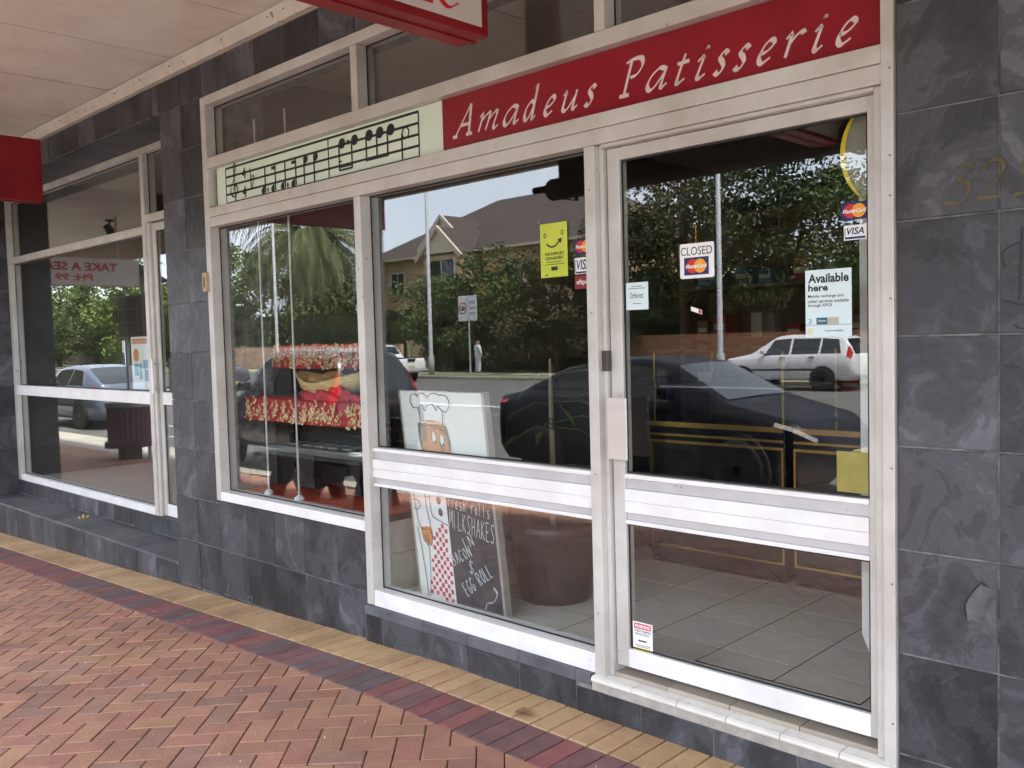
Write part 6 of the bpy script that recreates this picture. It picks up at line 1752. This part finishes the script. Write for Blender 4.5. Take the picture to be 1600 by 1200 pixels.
for (x, z, w, h) in ((-54.6, 5.0, 1.5, 1.6), (-54.6, 1.9, 1.5, 1.6), (-51.5, 1.9, 1.2, 1.6), (-42.2, 5.0, 1.6, 1.6), (-38.5, 5.0, 1.6, 1.6), (-35.2, 5.0, 1.6, 1.6), (-42.2, 1.7, 1.6, 1.6), (-36, 1.7, 1.6, 1.6)):
    wn_ = part('window', CARGLASS, hs, (x - w / 2, x + w / 2, hy1 + .01, hy1 + .03, z, z + h))
    part('window_frame', WHITE, wn_, (x - w / 2 - .06, x - w / 2, hy1 + .01, hy1 + .07, z - .06, z + h + .06), (x + w / 2, x + w / 2 + .06, hy1 + .01, hy1 + .07, z - .06, z + h + .06), (x - w / 2, x + w / 2, hy1 + .01, hy1 + .07, z + h, z + h + .06), (x - .03, x + .03, hy1 + .031, hy1 + .06, z, z + h))
    part('window_sill', PEACH, wn_, (x - w / 2 - .12, x + w / 2 + .12, hy1 + .01, hy1 + .14, z - .16, z - .061))
bwn = part('window', CARGLASS, hs, (-48.6, -46.0, hy1 + 2.01, hy1 + 2.03, 4.9, 7.0))
part('window_frame', WHITE, bwn, (-48.7, -48.6, hy1 + 2.01, hy1 + 2.07, 4.85, 7.05), (-46.0, -45.9, hy1 + 2.01, hy1 + 2.07, 4.85, 7.05), (-47.33, -47.27, hy1 + 2.031, hy1 + 2.06, 4.9, 7.0))
for (x, y, z) in ((-44.6, -43.6, 9.1), (-41.6, -42.8, 8.7)):
    m = MB(); m.lathe([(.06, z - .6), (.06, z + .5), (.10, z + .5), (.10, z + .6)], (x, y, 0), 'z', 8); m.build('vent_pipe', CONC, hs)

# ---- poles, signs, people
def pole(label, x, y, h, r0, mat, arm=None):
    t = thing('street_light', label, 'street light', (x, y, GZ))
    m = MB(); m.smooth = True; m.lathe([(r0 * 1.5, GZ - .05), (r0 * 1.5, GZ + .9), (r0, GZ + 1.0), (r0 * .7, h)], (x, y, 0), 'z', 10); m.build('post', mat, t)
    if arm:
        m = MB(); m.tube([(x, y, h - .2), (x, y + arm * .5, h + .25), (x, y + arm, h + .3)], .045, 7); m.build('arm', mat, t)
        m = MB(); m.box(x - .12, x + .12, y + arm - .1, y + arm + .55, h + .22, h + .36); bevel(m.build('lamp_head', mat, t), .03)
    return t
PSTEEL = pmat('pole_steel', (0.36, 0.38, 0.40), (0.44, 0.46, 0.48), scale=3, rough=.5, world=True)
pole('tall grey street light pole rising above the white truck', -33.6, -26, 11.5, .10, PSTEEL, 1.8)
pole('grey street light pole reflected in the middle of the door', -17.3, -25.6, 11.0, .10, PSTEEL, 1.8)
pole('grey street light pole in front of the palm', -47.5, -26, 11.5, .10, PSTEEL, 1.8)
pole('grey street light pole left of the palm', -56.0, -26.3, 11.5, .10, PSTEEL, 1.8)
ss = thing('speed_sign', 'white 60 speed limit sign with side plate on a grey post', 'road sign', (-30.9, -26.0, GZ))
m = MB(); m.lathe([(.04, GZ - .05), (.04, 3.5)], (-30.9, -26.06, 0), 'z', 8); m.build('post', PSTEEL, ss)
bevel(part('plate', WHITE, ss, (-31.55, -30.92, -26.02, -26.0, 2.36, 3.52)), .01); bevel(part('plate', WHITE, ss, (-30.90, -30.30, -26.02, -26.0, 2.36, 3.52)), .01)
# real left-right is mirrored in the glass: the ring stands on the side farther left
m = MB()
for k in range(24):
    t0, t1 = 2 * math.pi * k / 24, 2 * math.pi * (k + 1) / 24
    q = lambda r_, t: (-31.235 + r_ * math.cos(t), -25.997, 2.95 + r_ * math.sin(t))
    m.quad(q(.285, t0), q(.285, t1), q(.225, t1), q(.225, t0))
m.build('red_ring', RED, ss)
m = MB(); text_xz(m, '60', -31.08, -31.39, 2.82, 3.08, 0, .03, M=lambda u, w: (u, -25.996, w)); m.build('numerals', INK, ss)
m = MB()
for z in (3.2, 2.95, 2.7):
    m.box(-30.78, -30.42, -25.999, -25.996, z - .05, z + .05)
m.build('side_text', pmat('faded_text', (0.4, 0.4, 0.4), rough=.6), ss)

bs = thing('sign_frame', 'back of a gridded road sign with solar panel on two posts by the kerb', 'road sign', (-15.2, -3.1, fz(-15.2, -3.1)))
SGY = pmat('sign_back_grey', (0.24, 0.25, 0.26), (0.34, 0.35, 0.36), scale=3, rough=.5, metal=.4, world=True)
sx0, sx1, sy = -16.0, -14.3, -3.05
part('back_plate', SGY, bs, (sx0, sx1, sy - .01, sy, 1.72, 2.42))
for z in (1.72, 1.95, 2.18, 2.40):
    part('rib', ALUG, bs, (sx0, sx1, sy + .0005, sy + .03, z, z + .02))
for x in (sx0, sx0 + .45, sx0 + .9, sx0 + 1.35):
    part('rib', ALUG, bs, (x, x + .02, sy + .0305, sy + .05, 1.72, 2.42))
for x in (-15.45, -14.75):
    m = MB(); m.lathe([(.03, -.4), (.03, 2.75)], (x, sy + .09, 0), 'z', 8); m.build('post', PSTEEL, bs)
m = MB(); m.add([(-15.2, sy - .2, 2.62), (-14.4, sy - .2, 2.62), (-14.4, sy + .25, 2.86), (-15.2, sy + .25, 2.86), (-15.2, sy - .2, 2.59), (-14.4, sy - .2, 2.59), (-14.4, sy + .25, 2.83), (-15.2, sy + .25, 2.83)], [(0, 1, 2, 3), (7, 6, 5, 4), (0, 4, 5, 1), (1, 5, 6, 2), (2, 6, 7, 3), (3, 7, 4, 0)]); m.build('solar_panel', BLACKGLOSS, bs)
for (x, lb, mt) in ((-58.8, 'blue and white', pmat('bus_blue', (0.05, 0.08, 0.25), rough=.5)), (-55.6, 'white and pink', pmat('bus_pink', (0.4, 0.1, 0.2), rough=.5))):
    t = thing('bus_stop_sign', lb + ' narrow bus stop sign across the road, seen in left window', 'sign', (x, -21.0, GZ))
    part('blade', WHITE, t, (x - .18, x + .18, -21.02, -20.98, .2, 2.0)); part('band', mt, t, (x - .17, x + .17, -20.979, -20.977, .2, 1.2)); part('post', PSTEEL, t, (x - .03, x + .03, -21.03, -20.97, ROADZ - .1, .2))

# person in white, seen from behind
def person(loc, heading):
    t = thing('person', 'person in loose white shirt and trousers standing across the road', 'person', loc)
    J = {'pel': (0, 0, .90), 'ch': (0, .01, 1.22), 'nk': (0, .0, 1.40), 'hd': (0, .03, 1.52), 'ht': (0, .04, 1.62), 'sl': (.19, 0, 1.36), 'el': (.25, .01, 1.10), 'wl': (.24, .10, .86), 'hl': (.235, .13, .78), 'sr': (-.19, 0, 1.36), 'er': (-.26, .01, 1.10), 'wr': (-.25, .08, .86), 'hr': (-.245, .11, .78),
         'pl': (.10, 0, .86), 'kl': (.12, .03, .48), 'al': (.12, -.01, .09), 'tl': (.13, .14, .03), 'pr': (-.10, 0, .86), 'kr': (-.12, .02, .48), 'ar': (-.12, -.01, .09), 'tr': (-.13, .14, .03)}
    Rr = {'pel': .15, 'ch': .165, 'nk': .065, 'hd': .095, 'ht': .075, 'sl': .085, 'el': .065, 'wl': .05, 'hl': .035, 'sr': .085, 'er': .065, 'wr': .05, 'hr': .035, 'pl': .11, 'kl': .085, 'al': .07, 'tl': .04, 'pr': .11, 'kr': .085, 'ar': .07, 'tr': .04}
    E_ = [('pel', 'ch'), ('ch', 'nk'), ('nk', 'hd'), ('hd', 'ht'), ('ch', 'sl'), ('sl', 'el'), ('el', 'wl'), ('wl', 'hl'), ('ch', 'sr'), ('sr', 'er'), ('er', 'wr'), ('wr', 'hr'), ('pel', 'pl'), ('pl', 'kl'), ('kl', 'al'), ('al', 'tl'), ('pel', 'pr'), ('pr', 'kr'), ('kr', 'ar'), ('ar', 'tr')]
    ks = list(J); me = bpy.data.meshes.new('body'); me.from_pydata([J[k] for k in ks], [(ks.index(a_), ks.index(b_)) for a_, b_ in E_], [])
    o = bpy.data.objects.new('body', me); C.objects.link(o)
    md = o.modifiers.new('skin', 'SKIN'); md.use_smooth_shade = True
    for i, k in enumerate(ks):
        me.skin_vertices[0].data[i].radius = (Rr[k], Rr[k] * (.8 if k in ('pel', 'ch') else 1)); me.skin_vertices[0].data[i].use_root = (k == 'pel')
    o.modifiers.new('sub', 'SUBSURF').levels = 1
    bpy.context.view_layer.update()
    nm_ = bpy.data.meshes.new_from_object(o.evaluated_get(bpy.context.evaluated_depsgraph_get()))
    o.modifiers.clear(); o.data = nm_
    nm_.materials.clear()
    for mt in (pmat('white_cotton', (0.62, 0.62, 0.68), (0.72, 0.72, 0.76), scale=8, rough=.8), pmat('skin', (0.30, 0.17, 0.11), rough=.6), pmat('trouser_white', (0.56, 0.56, 0.62), (0.64, 0.64, 0.68), scale=8, rough=.8), pmat('shoe', (0.2, 0.16, 0.14), rough=.6)):
        nm_.materials.append(mt)
    for p_ in nm_.polygons:
        z = p_.center.z; ax = abs(p_.center.x)
        p_.material_index = 1 if (z > 1.42 or (ax > .2 and z < .95)) else (0 if z > .80 else (2 if z > .10 else 3)); p_.use_smooth = True
    o.parent = t
    m = MB(); m.smooth = True
    m.lathe([(.108 * math.sin(math.pi * k / 10), .06 - .125 * math.cos(math.pi * k / 10)) for k in range(2, 11)], (0, .01, 1.535), 'z', 14); m.build('hair', pmat('hair_dark', (0.02, 0.016, 0.014), rough=.6), t)
    m = MB(); m.smooth = True
    m.lathe([(.235, .74), (.225, .95), (.20, 1.1), (.215, 1.25), (.20, 1.36), (.10, 1.42)], (0, 0, 0), 'z', 16, close=False); m.v = [(x, y * .72, z) for x, y, z in m.v]; m.build('shirt', MATS['white_cotton'], t)
    t.rotation_euler = (0, 0, heading)
    t.scale = (1.25, 1.2, 1.0)
person((-32.2, -27.8, -0.182), math.pi + .4)

# ---- small litter on the paving
dl = thing('dry_leaf', 'small curled brown dry leaf on the yellow border bricks', 'leaf', (-2.52, -0.20, 0.004))
m = MB(); q = [(-2.56, -.20), (-2.53, -.235), (-2.49, -.225), (-2.47, -.19), (-2.50, -.175), (-2.53, -.18)]
m.add([(-2.515, -.205, .012)] + [(x, y, .004 + .016 * ((k * 7) % 3) / 2) for k, (x, y) in enumerate(q)], [(0, k + 1, (k + 1) % 6 + 1) for k in range(6)])
m.build('blade', pmat('dry_leaf', (0.20, 0.11, 0.05), (0.3, 0.18, 0.09), scale=30, rough=.8), dl)
yl = thing('yellow_flower', 'small crumpled yellow flower lying on the slate ledge at the left', 'flower', (-8.1, 0.16, .057))
m = MB(); r = random.Random(6)
for k in range(7):
    a_ = k * .9; x, y = -8.1 + .03 * math.cos(a_), .16 + .03 * math.sin(a_)
    m.add([(-8.1, .16, .06), (x + .02 * math.cos(a_ + .5), y + .02 * math.sin(a_ + .5), .06 + r.uniform(.01, .04)), (x + .03 * math.cos(a_), y + .03 * math.sin(a_), .06 + r.uniform(0, .05)), (x + .02 * math.cos(a_ - .5), y + .02 * math.sin(a_ - .5), .06 + r.uniform(.01, .04))], [(0, 1, 2, 3)])
m.build('petal', pmat('petal_yellow', (0.5, 0.36, 0.08), (0.6, 0.46, 0.16), scale=40, rough=.7), yl)
r = random.Random(14)
pb_ = pmat('pebble', (0.55, 0.52, 0.48), rough=.8)
GR = MB()
for k in range(40):
    x = r.uniform(-5.5, -1.8); y = r.uniform(-1.4, -.02)
    s = r.uniform(.002, .006)
    GR.add([(x - s, y, fz(x, y) + .001), (x, y - s, fz(x, y) + .001), (x + s, y, fz(x, y) + .001), (x, y + s, fz(x, y) + .001), (x, y, fz(x, y) + .001 + s)], [(0, 1, 4), (1, 2, 4), (2, 3, 4), (3, 0, 4)])
o = GR.build('grit', pb_); tag(o, 'fine pale grit scattered over the brick paving', 'grit', kind='stuff')
